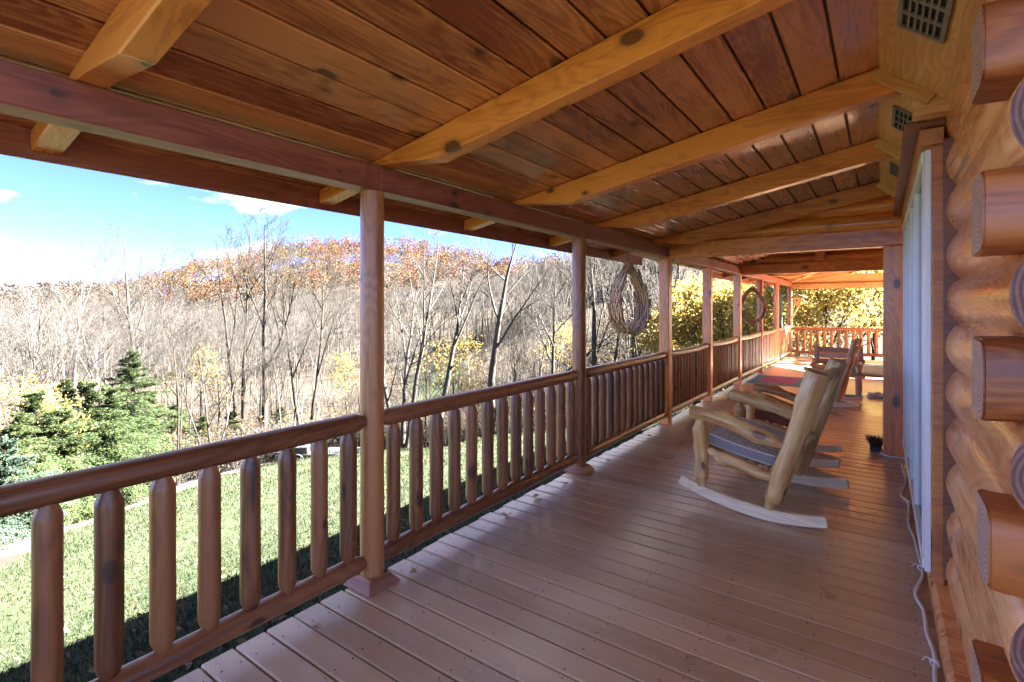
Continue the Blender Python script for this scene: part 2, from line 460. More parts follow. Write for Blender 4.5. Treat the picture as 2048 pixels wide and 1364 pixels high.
def make_rug():
    m, nt, b, out = new_mat('striped_rug_weave')
    t = N(nt, 'ShaderNodeTexCoord')
    sx = N(nt, 'ShaderNodeSeparateXYZ')
    nt.links.new(t.outputs['Object'], sx.inputs[0])
    st = math_n(nt, 'SINE', math_n(nt, 'MULTIPLY', sx.outputs[1], 62.0))
    r1 = ramp(nt, [(0.35, (0.20, 0.035, 0.19)), (0.65, (0.30, 0.14, 0.28))])
    nt.links.new(math_n(nt, 'MULTIPLY', math_n(nt, 'ADD', st, 1.0), 0.5), r1.inputs[0])
    r2 = ramp(nt, [(0.35, (0.04, 0.20, 0.27)), (0.65, (0.12, 0.30, 0.36))])
    nt.links.new(math_n(nt, 'MULTIPLY', math_n(nt, 'ADD', st, 1.0), 0.5), r2.inputs[0])
    inx = math_n(nt, 'LESS_THAN', math_n(nt, 'ABSOLUTE', sx.outputs[0]), 0.34)
    iny = math_n(nt, 'LESS_THAN', math_n(nt, 'ABSOLUTE', sx.outputs[1]), 0.58)
    col = mixc(nt, math_n(nt, 'MULTIPLY', inx, iny), r2.outputs[0], r1.outputs[0])
    eb = math_n(nt, 'MAXIMUM', math_n(nt, 'GREATER_THAN', math_n(nt, 'ABSOLUTE', sx.outputs[0]), 0.52), math_n(nt, 'GREATER_THAN', math_n(nt, 'ABSOLUTE', sx.outputs[1]), 0.76))
    col = mixc(nt, eb, col, (0.42, 0.44, 0.46))
    nt.links.new(col, b.inputs['Base Color'])
    b.inputs['Roughness'].default_value = 0.95
    return m
M['rug'] = make_rug()

# ------------------------------------------------------------------ object helpers
WM = {}
def link(o, parent=None, mat=None):
    """link o; mat is its world matrix, kept right under its parent"""
    COL.objects.link(o)
    mat = mat if mat is not None else Matrix.Identity(4)
    WM[o.name] = mat
    if parent is not None:
        o.parent = parent
        o.matrix_basis = WM[parent.name].inverted() @ mat
    else:
        o.matrix_basis = mat
    return o

def ob(name, me, parent=None, mat=None):
    return link(bpy.data.objects.new(name, me), parent, mat)

def tag(o, label=None, cat=None, group=None, kind=None):
    if label: o['label'] = label
    if cat: o['category'] = cat
    if group: o['group'] = group
    if kind: o['kind'] = kind
    return o

def thing(name, loc, label, cat, group=None, rz=0.0):
    o = bpy.data.objects.new(name, None)
    o.empty_display_size = 0.1
    link(o, None, Matrix.Translation(Vector(loc)) @ Matrix.Rotation(rz, 4, 'Z'))
    return tag(o, label, cat, group)

def structure(name, loc=(0, 0, 0)):
    o = bpy.data.objects.new(name, None)
    link(o, None, Matrix.Translation(Vector(loc)))
    o['kind'] = 'structure'
    return o

def copy_thing(src, mat, label=None, group=None):
    """copy of a thing and each of its parts, placed by its world matrix"""
    c = src.copy()
    link(c, None, mat)
    if label: c['label'] = label
    if group: c['group'] = group
    for ch in src.children:
        d = ch.copy()
        COL.objects.link(d)
        d.parent = c
        WM[d.name] = mat @ ch.matrix_basis
        for g in ch.children:
            e = g.copy()
            COL.objects.link(e)
            e.parent = d
    return c

def pymesh(name, verts, faces, mats, smooth=False, sharp=None, mi=None):
    me = bpy.data.meshes.new(name)
    me.from_pydata([tuple(map(float, v)) for v in verts], [], faces)
    for m in (mats if isinstance(mats, (list, tuple)) else [mats]):
        me.materials.append(m)
    if mi is not None:
        me.polygons.foreach_set('material_index', mi)
    if smooth:
        me.polygons.foreach_set('use_smooth', [True]*len(me.polygons))
        if sharp is not None:
            me.set_sharp_from_angle(angle=R(sharp))
    me.update()
    return me

def npmesh(name, V, F, mats, smooth=False, mi=None):
    """fast mesh from numpy arrays; F is (n,3) or (n,4)"""
    me = bpy.data.meshes.new(name)
    V = np.asarray(V, dtype=np.float32)
    F = np.asarray(F, dtype=np.int32)
    k = F.shape[1]
    me.vertices.add(len(V))
    me.vertices.foreach_set('co', V.ravel())
    me.loops.add(F.size)
    me.loops.foreach_set('vertex_index', F.ravel())
    me.polygons.add(len(F))
    me.polygons.foreach_set('loop_start', np.arange(0, F.size, k, dtype=np.int32))
    me.polygons.foreach_set('loop_total', np.full(len(F), k, dtype=np.int32))
    for m in (mats if isinstance(mats, (list, tuple)) else [mats]):
        me.materials.append(m)
    if mi is not None:
        me.polygons.foreach_set('material_index', np.asarray(mi, dtype=np.int32))
    if smooth:
        me.polygons.foreach_set('use_smooth', np.ones(len(F), dtype=bool))
    me.update(calc_edges=True)
    return me

def frame(p0, p1, up=(0, 0, 1)):
    """matrix whose x axis runs from p0 to p1, origin midway"""
    p0, p1 = Vector(p0), Vector(p1)
    x = (p1 - p0).normalized()
    u = Vector(up)
    if abs(x.dot(u)) > 0.98:
        u = Vector((0, 1, 0))
    y = u.cross(x).normalized()
    z = x.cross(y)
    m = Matrix((x, y, z)).transposed().to_4x4()
    m.translation = (p0 + p1)/2
    return m

_box = {}
def box_me(lx, ly, lz, mat, bev=0.004, ends=None):
    key = (round(lx, 4), round(ly, 4), round(lz, 4), mat.name, bev, ends.name if ends else '')
    if key in _box:
        return _box[key]
    bm = bmesh.new()
    bmesh.ops.create_cube(bm, size=1.0)
    bmesh.ops.scale(bm, vec=(lx, ly, lz), verts=bm.verts)
    if bev > 0:
        bmesh.ops.bevel(bm, geom=list(bm.edges), offset=bev, segments=1, affect='EDGES')
    me = bpy.data.meshes.new('timber')
    bm.to_mesh(me)
    bm.free()
    me.materials.append(mat)
    if ends:
        me.materials.append(ends)
        for p in me.polygons:
            if abs(p.normal.x) > 0.95:
                p.material_index = 1
    _box[key] = me
    return me

def timber(name, p0, p1, wy, hz, mat, parent=None, bev=0.005, up=(0, 0, 1), ends=None):
    ln = (Vector(p1) - Vector(p0)).length
    return ob(name, box_me(ln, wy, hz, mat, bev, ends), parent, frame(p0, p1, up))

def boxat(name, lo, hi, mat, parent=None, bev=0.003):
    lo, hi = Vector(lo), Vector(hi)
    s = hi - lo
    return ob(name, box_me(s.x, s.y, s.z, mat, bev), parent, Matrix.Translation((lo + hi)/2))

def lathe_me(prof, sides, mats, wob=0.0, seed=0, sharp=38, flat=None, bow=0.0, ends=False):
    """round timber along local x; prof = [(x, r), ...]; capped"""
    rng = random.Random(seed)
    V, F, mi = [], [], []
    ph = [rng.uniform(0, 6.28) for _ in range(4)]
    x0, x1 = prof[0][0], prof[-1][0]
    for i, (x, r) in enumerate(prof):
        t = (x - x0)/(x1 - x0)
        for j in range(sides):
            a = 2*math.pi*j/sides
            rr = r*(1 + wob*(math.sin(2*a + ph[0] + x*2.1)*0.5 + math.sin(3*a + ph[1] + x*3.3)*0.3 + math.sin(x*5.0 + ph[2])*0.5))
            y, z = rr*math.cos(a), rr*math.sin(a)
            z -= bow*(1 - (2*t - 1)**2)
            V.append((x, y, z))
    n = len(prof)
    for i in range(n-1):
        for j in range(sides):
            a, b = i*sides + j, i*sides + (j+1) % sides
            F.append((a, b, b+sides, a+sides)); mi.append(0)
    F.append(tuple(reversed(range(sides)))); mi.append(1 if ends else 0)
    F.append(tuple(range((n-1)*sides, n*sides))); mi.append(1 if ends else 0)
    # flip so normals point outwards
    F = [tuple(reversed(f)) for f in F]
    return pymesh('round_timber', V, F, mats, True, sharp, mi)

def tube_me(pts, radii, sides, mats, wob=0.0, seed=0, ends=False, sharp=40, lumps=()):
    """round limb along a polyline, local x kept as the grain axis when pts run along x"""
    rng = random.Random(seed)
    P = [Vector(p) for p in pts]
    V, F, mi = [], [], []
    ref = None
    ph = [rng.uniform(0, 6.28) for _ in range(4)]
    for i, p in enumerate(P):
        t = (P[min(i+1, len(P)-1)] - P[max(i-1, 0)]).normalized()
        if ref is None:
            ref = Vector((0, 0, 1)) if abs(t.z) < 0.9 else Vector((0, 1, 0))
        s = ref.cross(t).normalized()
        u = t.cross(s)
        ref = u
        for j in range(sides):
            a = 2*math.pi*j/sides
            d = s*math.cos(a) + u*math.sin(a)
            rr = radii[i]*(1 + wob*(math.sin(2*a + ph[0] + i*0.9) + 0.7*math.sin(3*a + ph[1] + i*1.7)))
            for (li, la, lr) in lumps:
                da = math.cos(a - la)
                if abs(i - li) <= 1 and da > 0.5:
                    rr += lr*(da - 0.5)*2*(1.0 if i == li else 0.35)
            V.append(p + d*rr)
    n = len(P)
    for i in range(n-1):
        for j in range(sides):
            a, b = i*sides + j, i*sides + (j+1) % sides
            F.append((a, b, b+sides, a+sides)); mi.append(0)
    F.append(tuple(reversed(range(sides)))); mi.append(1 if ends else 0)
    F.append(tuple(range((n-1)*sides, n*sides))); mi.append(1 if ends else 0)
    F = [tuple(f) for f in F]
    return pymesh('limb', V, F, mats, True, sharp, mi)

rnd = random.Random(7)

# ------------------------------------------------------------------ terrain
XR = -2.32                                         # line of the porch posts
def smin(a, b, k):
    h = np.clip(0.5 + 0.5*(b - a)/k, 0, 1)
    return b*(1-h) + a*h - k*h*(1-h)
def smax(a, b, k):
    return -smin(-a, -b, k)
CY, SY = math.cos(YAW), math.sin(YAW)
def terrain(X, Y):
    X = np.asarray(X, float); Y = np.asarray(Y, float)
    s = np.maximum(-X - 2.5, 0)
    base = -1.2 - 0.25*s
    base = base - np.minimum(0.0045*np.maximum(Y - 10, 0)**2, 2.6)*np.clip((-X - 3)/6, 0, 1)
    base = smax(base, -11.6 - 0.004*s + 0*X, 3.5)
    # valley floor, then the wooded slope
    d = Y*CY - X*SY
    r = X*CY + Y*SY
    base = base + 0.050*np.minimum(np.maximum(d - 62, 0), 320)*np.clip((r/np.maximum(d, 1) + 0.85)/0.45, 0.12, 1)
    # rising ground beyond the far end of the porch
    base = base - smin(0.22*np.maximum(Y - 19, 0), 3.2 + 0*X, 1.0)*np.exp(-np.maximum(-X - 6, 0)/14.0)
    rise = 0.42*np.maximum(Y - 33 - 0.25*np.maximum(-X - 8, 0), 0)
    base = base + smin(rise, 40 + 0*X, 8.0)*np.exp(-np.maximum(-X - 25, 0)/45.0)
    # the big wooded hill and a low far ridge
    rr, dd = r + 0.40*300, d - 300
    h = 26*np.exp(-(rr/105)**2 - (dd/95)**2) + 9*np.exp(-((r + 40)/60)**2 - ((d - 270)/90)**2)
    far = 50*np.exp(-((d - 1000)/230)**2)*(0.55 + 0.45*np.sin(r*0.006 + 1.0) + 0.12*np.sin(r*0.021))
    und = 0.18*np.sin(X*0.31 + 1.3)*np.sin(Y*0.27) + 0.10*np.sin(X*0.83 + Y*0.41)
    return base + h + np.maximum(far, 0) + und*np.clip(s/10, 0, 1)
def ground_z(x, y):
    return float(terrain(x, y))
def polar(px, t):
    """place seen on bearing px (in photo widths off the axis) at forward distance t"""
    u = (px - 1024)/1024*t
    return (u*CY - t*SY, u*SY + t*CY)

# lawn outline: distance out to which grass is mown, along each bearing
def lawn_reach(px):
    return np.interp(px, [-2500, -400, 0, 250, 420, 560, 740, 1150, 1350, 1600, 2400], [10.5, 11.5, 12.8, 21, 29, 36, 38.5, 40, 30, 20, 19])

def build_ground():
    def axis(lo, hi, c, n):
        t = np.linspace(-1, 1, n)
        a = np.sign(t)*np.abs(t)**2.6
        return np.where(a < 0, c + a*(c - lo), c + a*(hi - c))
    xs = axis(-2600, 1400, -18, 300)
    ys = axis(-1400, 2600, 16, 300)
    XX, YY = np.meshgrid(xs, ys, indexing='ij')
    ZZ = terrain(XX, YY)
    # under the porch and the house the ground stays below the boards
    V = np.stack([XX.ravel(), YY.ravel(), ZZ.ravel()], 1)
    ni, nj = len(xs), len(ys)
    idx = np.arange(ni*nj).reshape(ni, nj)
    F = np.stack([idx[:-1, :-1].ravel(), idx[1:, :-1].ravel(), idx[1:, 1:].ravel(), idx[:-1, 1:].ravel()], 1)
    me = npmesh('ground', V, F, M['ground'], True)
    d = YY*CY - XX*SY
    r = XX*CY + YY*SY
    px = 1024 + 1024*r/np.maximum(d, 0.5)
    reach = lawn_reach(px)
    lawn = np.clip(0.5 + (reach - d)/3.0, 0, 1)
    lawn = np.where(d < 0.5, 1.0, lawn)*np.clip((20.5 - YY + 0.9*np.maximum(-XX - 6, 0))/2, 0, 1)
    # the sunny meadow seen between the trunks
    mead = np.exp(-((px - 870)/55)**2 - ((d - 74)/9)**2)
    lawn = np.maximum(lawn, np.clip(mead*1.6, 0, 1))
    at = me.attributes.new('lawn', 'FLOAT', 'POINT')
    at.data.foreach_set('value', lawn.ravel().astype(np.float32))
    o = ob('ground', me)
    o['kind'] = 'structure'
    return o
build_ground()

# dirt track along the wood's edge, a strip draped on the ground
def build_track():
    ctr = [(-700, 12.6, 1.0), (-250, 14.0, 1.1), (20, 15.0, 1.2), (140, 18.5, 1.3), (270, 24, 1.4), (390, 30, 1.5), (520, 36.5, 1.6), (600, 39.5, 1.6), (700, 41.5, 1.4)]
    ctr = [(*polar(p, t), wd) for p, t, wd in ctr]
    P = []
    for i in range(len(ctr)-1):
        for k in range(10):
            f = k/10
            P.append([ctr[i][q]*(1-f) + ctr[i+1][q]*f for q in range(3)])
    P.append(list(ctr[-1]))
    V, F = [], []
    for i, (x, y, wd) in enumerate(P):
        a, b = P[max(0, i-1)], P[min(len(P)-1, i+1)]
        t = Vector((b[0]-a[0], b[1]-a[1])).normalized()
        nx, ny = -t.y, t.x
        for k, s in enumerate((-1, -0.5, 0, 0.5, 1)):
            ww = wd*(0.8 + 0.35*math.sin(i*0.7 + k) + 0.2*math.sin(i*1.9 + 2*k)) if abs(s) == 1 else wd*0.9
            px, py = x + nx*s*ww, y + ny*s*ww
            V.append((px, py, ground_z(px, py) + (0.03 if abs(s) < 1 else -0.02)))
    for i in range(len(P)-1):
        for k in range(4):
            a = i*5 + k
            F.append((a, a+1, a+6, a+5))
    o = ob('dirt_path', pymesh('dirt_path', V, F, M['dirt'], True))
    o['kind'] = 'structure'
build_track()

# ------------------------------------------------------------------ porch floor
floor = structure('porch_floor')
PITCH, BW, BT = 0.1462, 0.1372, 0.036
nb = int((18.35 + 2.5)/PITCH)
brd = random.Random(3)
for i in range(nb):
    y = -2.5 + PITCH*(i + 0.5)
    x1 = 2.6 if y < 1.86 or y > 6.85 else 0.30
    ext = round(brd.choice([0, 0.004, 0.008, 0.012, 0.016, -0.004]), 3)
    x0 = -2.385 - ext
    o = ob('deck_board', box_me(x1 - x0, BW, BT, M['deck'], 0.006), floor,
           Matrix.Translation(((x0 + x1)/2, y + brd.uniform(-0.001, 0.001), -BT/2 + brd.uniform(-0.0022, 0.0))) @ Matrix.Rotation(brd.uniform(-0.0006, 0.0006), 4, 'Z'))
boxat('gap_shade_slab', (-2.33, -2.45, -0.26), (2.5, 18.25, -0.050), M['gap'], floor)  # solid dark slab in place of joists, colours the board gaps as shade
boxat('rim_joist', (-2.372, -2.47, -0.27), (-2.334, 18.28, -0.040), M['brown'], floor)
# nail heads, two at each joist on every board
def nails():
    V, F = [], []
    n = 0
    r2 = random.Random(11)
    for i in range(nb):
        y = -2.5 + PITCH*(i + 0.5)
        if y < 0.4 or y > 9.5:
            continue
        for k in range(7):
            x = -2.30 + k*0.405 + (0.02 if k == 0 else 0)
            if x > 0.15: continue
            for s in (-1, 1):
                cx, cy = x + r2.uniform(-0.018, 0.018), y + s*0.042 + r2.uniform(-0.008, 0.008)
                rr = r2.uniform(0.0035, 0.0055)
                for q in range(6):
                    a = q*math.pi/3
                    V.append((cx + rr*math.cos(a), cy + rr*math.sin(a), 0.0012))
                F.append(tuple(range(n, n+6))); n += 6
    o = ob('nail', pymesh('nails', V, F, M['black']), floor)
    o['kind'] = 'stuff'
nails()

# ------------------------------------------------------------------ porch roof timbers
def zc(x):                                          # underside of the ceiling boards
    return 2.45 + 0.18*(x + 1.88)
SL = math.atan(0.18)
ceil = structure('porch_ceiling')
RY = [-0.72, 0.60, 1.93, 3.29, 4.65, 6.22, 11.95, 13.3, 14.65, 16.0, 17.35]
cw, cp = 0.170, 0.182
ncb = int((0.34 + 2.87)/math.cos(SL)/cp) + 1
for i in range(ncb):
    s = -2.87 + cp*math.cos(SL)*(i + 0.5)
    z = zc(s) + 0.011
    cuts = [-0.4] + sorted(brd.sample([1.98, 4.70, 7.75, 12.0, 14.7], 3)) + [18.55]
    for a, b in zip(cuts[:-1], cuts[1:]):
        m = Matrix.Translation((s, (a+b)/2, z + brd.uniform(0, 0.003))) @ Matrix.Rotation(-SL, 4, 'Y') @ Matrix.Rotation(R(90), 4, 'Z')
        ob('ceiling_board', box_me(round(b - a - 0.004, 2), cw, 0.022, M['ceiling'], 0.004), ceil, m)
# dark tongue joints lie behind the boards
m = Matrix.Translation((-1.27, 9.07, zc(-1.27) + 0.034)) @ Matrix.Rotation(-SL, 4, 'Y')
ob('roof_underlay', box_me(3.30, 18.9, 0.012, M['brown'], 0), ceil, m)

def prism_y(name, prof, y0, y1, mat, parent=None, bev=0.006):
    """outline in x,z pushed from y0 to y1; origin at its middle"""
    cx = sum(p[0] for p in prof)/len(prof); cz = sum(p[1] for p in prof)/len(prof)
    bm = bmesh.new()
    h = (y1 - y0)/2
    f = [bm.verts.new((x-cx, -h, z-cz)) for x, z in prof]
    b = [bm.verts.new((x-cx, h, z-cz)) for x, z in prof]
    n = len(prof)
    bm.faces.new(f); bm.faces.new(list(reversed(b)))
    for i in range(n):
        bm.faces.new((f[(i+1) % n], f[i], b[i], b[(i+1) % n]))
    bmesh.ops.recalc_face_normals(bm, faces=bm.faces)
    if bev:
        bmesh.ops.bevel(bm, geom=list(bm.edges), offset=bev, segments=1, affect='EDGES')
    me = bpy.data.meshes.new(name)
    bm.to_mesh(me); bm.free()
    me.materials.append(mat)
    return ob(name, me, parent, Matrix.Translation((cx, (y0+y1)/2, cz)))

rafter_label = {
    0: 'short stretch of rafter with torn knot at the upper left corner, over the first railing',
    1: 'orange pine rafter nearest the camera that reaches the beam at the first round post',
    2: 'orange pine rafter between the nearest full rafter and the third one',
    3: 'orange pine rafter that ends beside the topmost middle vent panel, third in the row',
    4: 'orange pine rafter just in front of the log gable over the crossbeam',
}
rf = 0
for y in RY:
    if y < 0: continue
    prof = [(0.125, zc(0.125) - 0.002), (0.125, zc(0.125) - 0.152), (-1.84, zc(-1.84) - 0.152), (-2.17, 2.336), (-2.382, 2.336),
            (-2.386, zc(-2.386) - 0.085), (-2.835, zc(-2.835) - 0.085), (-2.835, zc(-2.835) - 0.002)]
    o = prism_y('rafter', prof, y - 0.05, y + 0.05, M['rafter'] if y < 8 else M['header'])
    lb = rafter_label.get(rf) or '%s pale-edged rafter of the far porch roof, counted from the second log gable' % ('first', 'second', 'third', 'fourth', 'last')[rf - 5]
    tag(o, lb, 'rafter', 'rafters under the porch ceiling' if y < 10 else 'rafters under the far porch roof')
    rf += 1

PY = [1.875, 4.307, 6.707, 8.736, 10.90, 13.25, 15.55, 18.12]
bl = ['dark red beam stretch over the first railing, up to the first round post',
      'dark red beam stretch between the first and second round posts',
      'dark red beam stretch between the second round post and the first square post',
      'dark red beam stretch between the first and second square posts',
      'dark red beam stretch between the second and third square posts',
      'dark red beam stretch above the ring planter beyond the third square post',
      'dark red beam stretch between the two thin round posts far along the porch',
      'dark red beam stretch reaching the far corner post']
edges = [-0.4] + PY[:-1] + [18.20]
for k, (a, b) in enumerate(zip(edges[:-1], edges[1:])):
    o = timber('porch_beam', (-2.3155, a + 0.0015, 2.264), (-2.3155, b - 0.0015, 2.264), 0.131, 0.138, M['beam'], bev=0.006)
    tag(o, bl[k], 'beam', 'beams on the porch posts')

# eave boards at the rafter tails
o = timber('fascia_board', (-2.853, -0.4, 2.236), (-2.853, 7.22, 2.236), 0.028, 0.150, M['beam'])
tag(o, 'long dark fascia board along the eave outside the near beam', 'fascia board')
o = timber('fascia_board', (-2.853, 10.45, 2.236), (-2.853, 18.55, 2.236), 0.028, 0.150, M['beam'])
tag(o, 'short dark fascia board along the far eave behind the ring planter', 'fascia board')

# roof sheet above, and an unseen main roof added to block sun and sky
rs = structure('house_roof')
m = Matrix.Translation((-1.27, 9.07, zc(-1.27) + 0.085)) @ Matrix.Rotation(-SL, 4, 'Y')
ob('roof_sheet', box_me(3.34, 19.0, 0.02, M['roof'], 0), rs, m)
prism_y('unseen_main_roof', [(0.20, 2.96), (4.6, 5.1), (9.2, 2.9), (9.2, 2.8), (4.6, 4.95), (0.20, 2.86)], 1.4, 18.5, M['roof'], rs, 0)
hw = structure('unseen_house_wall')  # unseen walls, added to keep the sun off the deck
boxat('recess_wall', (2.62, 6.9, -0.2), (2.8, 15.6, 3.6), M['log'], hw)
boxat('end_wall', (2.8, 15.4, -0.2), (9.0, 15.6, 3.6), M['log'], hw)
boxat('return_wall', (0.62, 6.86, -0.2), (2.62, 7.0, 3.2), M['log'], hw)
boxat('side_wall', (0.62, 2.12, -0.2), (9.0, 2.3, 3.6), M['log'], hw)

# ------------------------------------------------------------------ posts
def round_post_me(r, seed):
    prof = [(0, r)] + [(0.1 + 2.0*i/9, r*(1 + 0.012*math.sin(i*1.3 + seed))) for i in range(10)] + [(2.195, r*0.985)]
    return lathe_me([(x - 1.0975, q) for x, q in prof], 24, [M['post'], M['end_dark']], 0.012, seed, ends=True)
UPM = Matrix.Rotation(R(-90), 4, 'Y')                # local x -> world up
def flashing(parent, y):
    """four sloping boards that skirt the foot of a round post"""
    a, b, z0, z1 = 0.112, 0.064, 0.004, 0.062
    for k in range(4):
        V = [(-a, -a, z0), (a, -a, z0), (b, -b, z1), (-b, -b, z1), (-b*0.8, -b*0.8, z0), (b*0.8, -b*0.8, z0)]
        F = [(0, 1, 2, 3), (3, 2, 5, 4), (1, 0, 4, 5), (0, 3, 4), (2, 1, 5)]
        me = pymesh('skirt', V, F, M['flash'])
        ob('post_skirt', me, parent, Matrix.Translation((XR, y, 0)) @ Matrix.Rotation(R(90*k), 4, 'Z'))
post_label = ['brown round log post nearest the camera, with a drying crack and a wooden skirt',
              'second brown round log post, at the foot of a short wooden skirt',
              'first square pine post, left of which the slatted hanging basket hangs',
              'second square pine post, in the middle of the three square ones',
              'third square pine post, just before the ring planter',
              'thin brown round post overlapping the ring planter far along the porch',
              'thin round post beyond the ring planter, next before the corner',
              'far corner post that carries the birdhouse and its brace']
POSTS = []
for k, y in enumerate(PY):
    t = thing('porch_post', (XR, y, 0), post_label[k], 'post', 'posts along the porch edge')
    POSTS.append(t)
    if k in (2, 3, 4):
        timber('shaft', (XR, y, 0.0), (XR, y, 2.194), 0.132, 0.132, M['post'] if k == 9 else M['rafter'], t, bev=0.008, up=(0, 1, 0))
    else:
        ob('shaft', round_post_me(0.0655 if k < 2 else 0.068, k + 1), t, Matrix.Translation((XR, y, 1.0975)) @ UPM)
        if k < 2:
            flashing(t, y)

# ------------------------------------------------------------------ railings
bal_me = []
for k in range(4):
    Lb = 0.738
    r = 0.0435 + 0.0012*(k - 1.5)
    prof = [(0, r*0.52), (0.018, r*0.56), (0.062, r*0.97), (0.075, r), (0.25, r*1.02), (0.42, r*1.0), (0.60, r*1.015), (Lb-0.075, r), (Lb-0.062, r*0.97), (Lb-0.018, r*0.56), (Lb, r*0.52)]
    bal_me.append(lathe_me([(x - Lb/2, q) for x, q in prof], 16, M['baluster'], 0.03, 20 + k, sharp=30))
def rail_me(ln, r, seed, bow):
    n = 12
    prof = [(0, r*0.60), (0.015, r*0.64), (0.055, r*0.98)]
    prof += [(0.07 + (ln - 0.14)*i/n, r*(1 + 0.02*math.sin(i*0.9 + seed))) for i in range(n + 1)]
    prof += [(ln - 0.055, r*0.98), (ln - 0.015, r*0.64), (ln, r*0.60)]
    return lathe_me([(x - ln/2, q) for x, q in prof], 20, M['rail'], 0.014, seed, sharp=32, bow=bow)
rail_label = ['nearest log railing, running out of the frame before the first round post',
              'log railing between the first and second round posts',
              'log railing between the second round post and first square post',
              'log railing between the first and second square posts',
              'log railing between the second and third square posts',
              'log railing below the ring planter far along the porch',
              'log railing between the two thin round posts far along the porch',
              'log railing leading up to the far corner post']
redge = [-0.56] + PY
rb = random.Random(5)
for k in range(8):
    a, b = redge[k] + 0.052, redge[k+1] - 0.052
    t = thing('porch_railing', (XR, (a+b)/2, 0), rail_label[k], 'railing', 'railings along the porch edge')
    ln = b - a
    dz = rb.uniform(-0.006, 0.006)
    bow = 0.0 if k < 3 else 0.022
    mz = Matrix.Translation((XR, (a+b)/2, 0.917 + dz)) @ Matrix.Rotation(R(90), 4, 'Z')
    ob('top_rail', rail_me(ln, 0.0505, 30 + k, bow), t, mz)
    mz = Matrix.Translation((XR, (a+b)/2, 0.142 + dz*0.5)) @ Matrix.Rotation(R(90), 4, 'Z')
    ob('bottom_rail', rail_me(ln, 0.049, 50 + k, 0.0), t, mz)
    n = 13
    for j in range(n):
        y = b - 0.106 - (ln - 0.212)*j/(n - 1)
        if k == 0: y = 1.715 - 0.1746*j
        rise = -bow*(1 - (2*(y - a)/ln - 1)**2)
        ob('baluster', bal_me[rb.randrange(4)], t, Matrix.Translation((XR + rb.uniform(-0.004, 0.004), y, 0.527 + dz*0.7 + rise*0.5 + rb.uniform(-0.004, 0.004))) @ Matrix.Rotation(rb.uniform(0, 6.28), 4, 'Z') @ UPM)
# the railing across the far end
t = thing('porch_railing', (-1.0, 18.12, 0), 'log railing across the sunlit far end of the porch, in front of yellow leaves', 'railing', 'railings along the porch edge')
ob('top_rail', rail_me(4.6, 0.052, 71, 0.0), t, Matrix.Translation((XR + 0.05 + 2.3, 18.12, 0.885)))
ob('bottom_rail', rail_me(4.6, 0.046, 72, 0.0), t, Matrix.Translation((XR + 0.05 + 2.3, 18.12, 0.16)))
for j in range(24):
    ob('baluster', bal_me[j % 4], t, Matrix.Translation((XR + 0.21 + j*0.182, 18.12, 0.522)) @ Matrix.Rotation(j*1.7, 4, 'Z') @ UPM)

# ------------------------------------------------------------------ log gables and house posts
def gable(y, label, x1, top, king):
    t = thing('log_gable', (-1.1, y, 2.19), label, 'gable')
    timber('crossbeam', (-2.248, y, 2.284), (x1, y, 2.284), 0.14, 0.196, M['rafter'], t, 0.01)
    ln = x1 + 2.0
    for q, (z, r, xa) in enumerate(((2.452, 0.098, -1.9), (2.625, 0.098, -0.95))):
        l = x1 - xa
        prof = [(0, r*0.55), (l*0.25, r*0.85), (l*0.5, r), (l, r)]
        ob('log', lathe_me([(xx - l/2, rr) for xx, rr in prof], 16, M['rafter'], 0.01, q + int(y), sharp=50), t, Matrix.Translation(((xa + x1)/2, y + 0.01, z)))
    prism_y('infill_board', [(-2.24, 2.385), (x1, 2.385), (x1, zc(x1) - 0.004), (-2.24, zc(-2.24) - 0.004)], y + 0.02, y + 0.06, M['rafter'], t, 0)
    if king:
        boxat('king_block', (-0.98, y - 0.115, 2.395), (-0.82, y - 0.02, 2.60), M['rafter'], t, 0.006)
gable(6.70, 'log gable with dark knot on its crossbeam, above the first square post', 0.20, 2.7, False)
gable(10.92, 'farther log gable with a short block on it, seen under the nearer crossbeam', 0.20, 2.7, True)
t = thing('header_beam', (-0.5, 18.12, 2.1), 'pine header beam across the far end of the porch above yellow leaves', 'beam')
timber('lower_beam', (-2.248, 18.12, 2.185), (2.6, 18.12, 2.185), 0.14, 0.15, M['header'], t)
timber('upper_board', (-2.248, 18.15, 2.40), (2.6, 18.15, 2.40), 0.04, 0.27, M['header'], t)
# braces under the far roof
o = timber('roof_brace', (-2.1, 17.0, 2.30), (-0.5, 12.6, 2.56), 0.06, 0.045, M['panel'])
tag(o, 'long pale diagonal brace under the far porch roof', 'brace')
o = timber('roof_brace', (-0.62, 13.0, 2.50), (-0.50, 13.0, 2.26), 0.10, 0.07, M['panel'])
tag(o, 'short pale strut hanging below the far porch roof', 'brace')

o = timber('house_post', (0.11, 6.68, 0.0), (0.11, 6.68, 2.184), 0.185, 0.175, M['rafter'], up=(0, 1, 0), bev=0.006, ends=M['end_dark'])
tag(o, 'thick square orange post beside the glass door, white cord at its foot', 'post', 'posts on the house side')
o = timber('house_post', (0.115, 10.95, 0.0), (0.115, 10.95, 2.184), 0.15, 0.15, M['rafter'], up=(0, 1, 0), bev=0.006, ends=M['end_dark'])
tag(o, 'thinner square post behind the thick one, under the farther gable', 'post', 'posts on the house side')

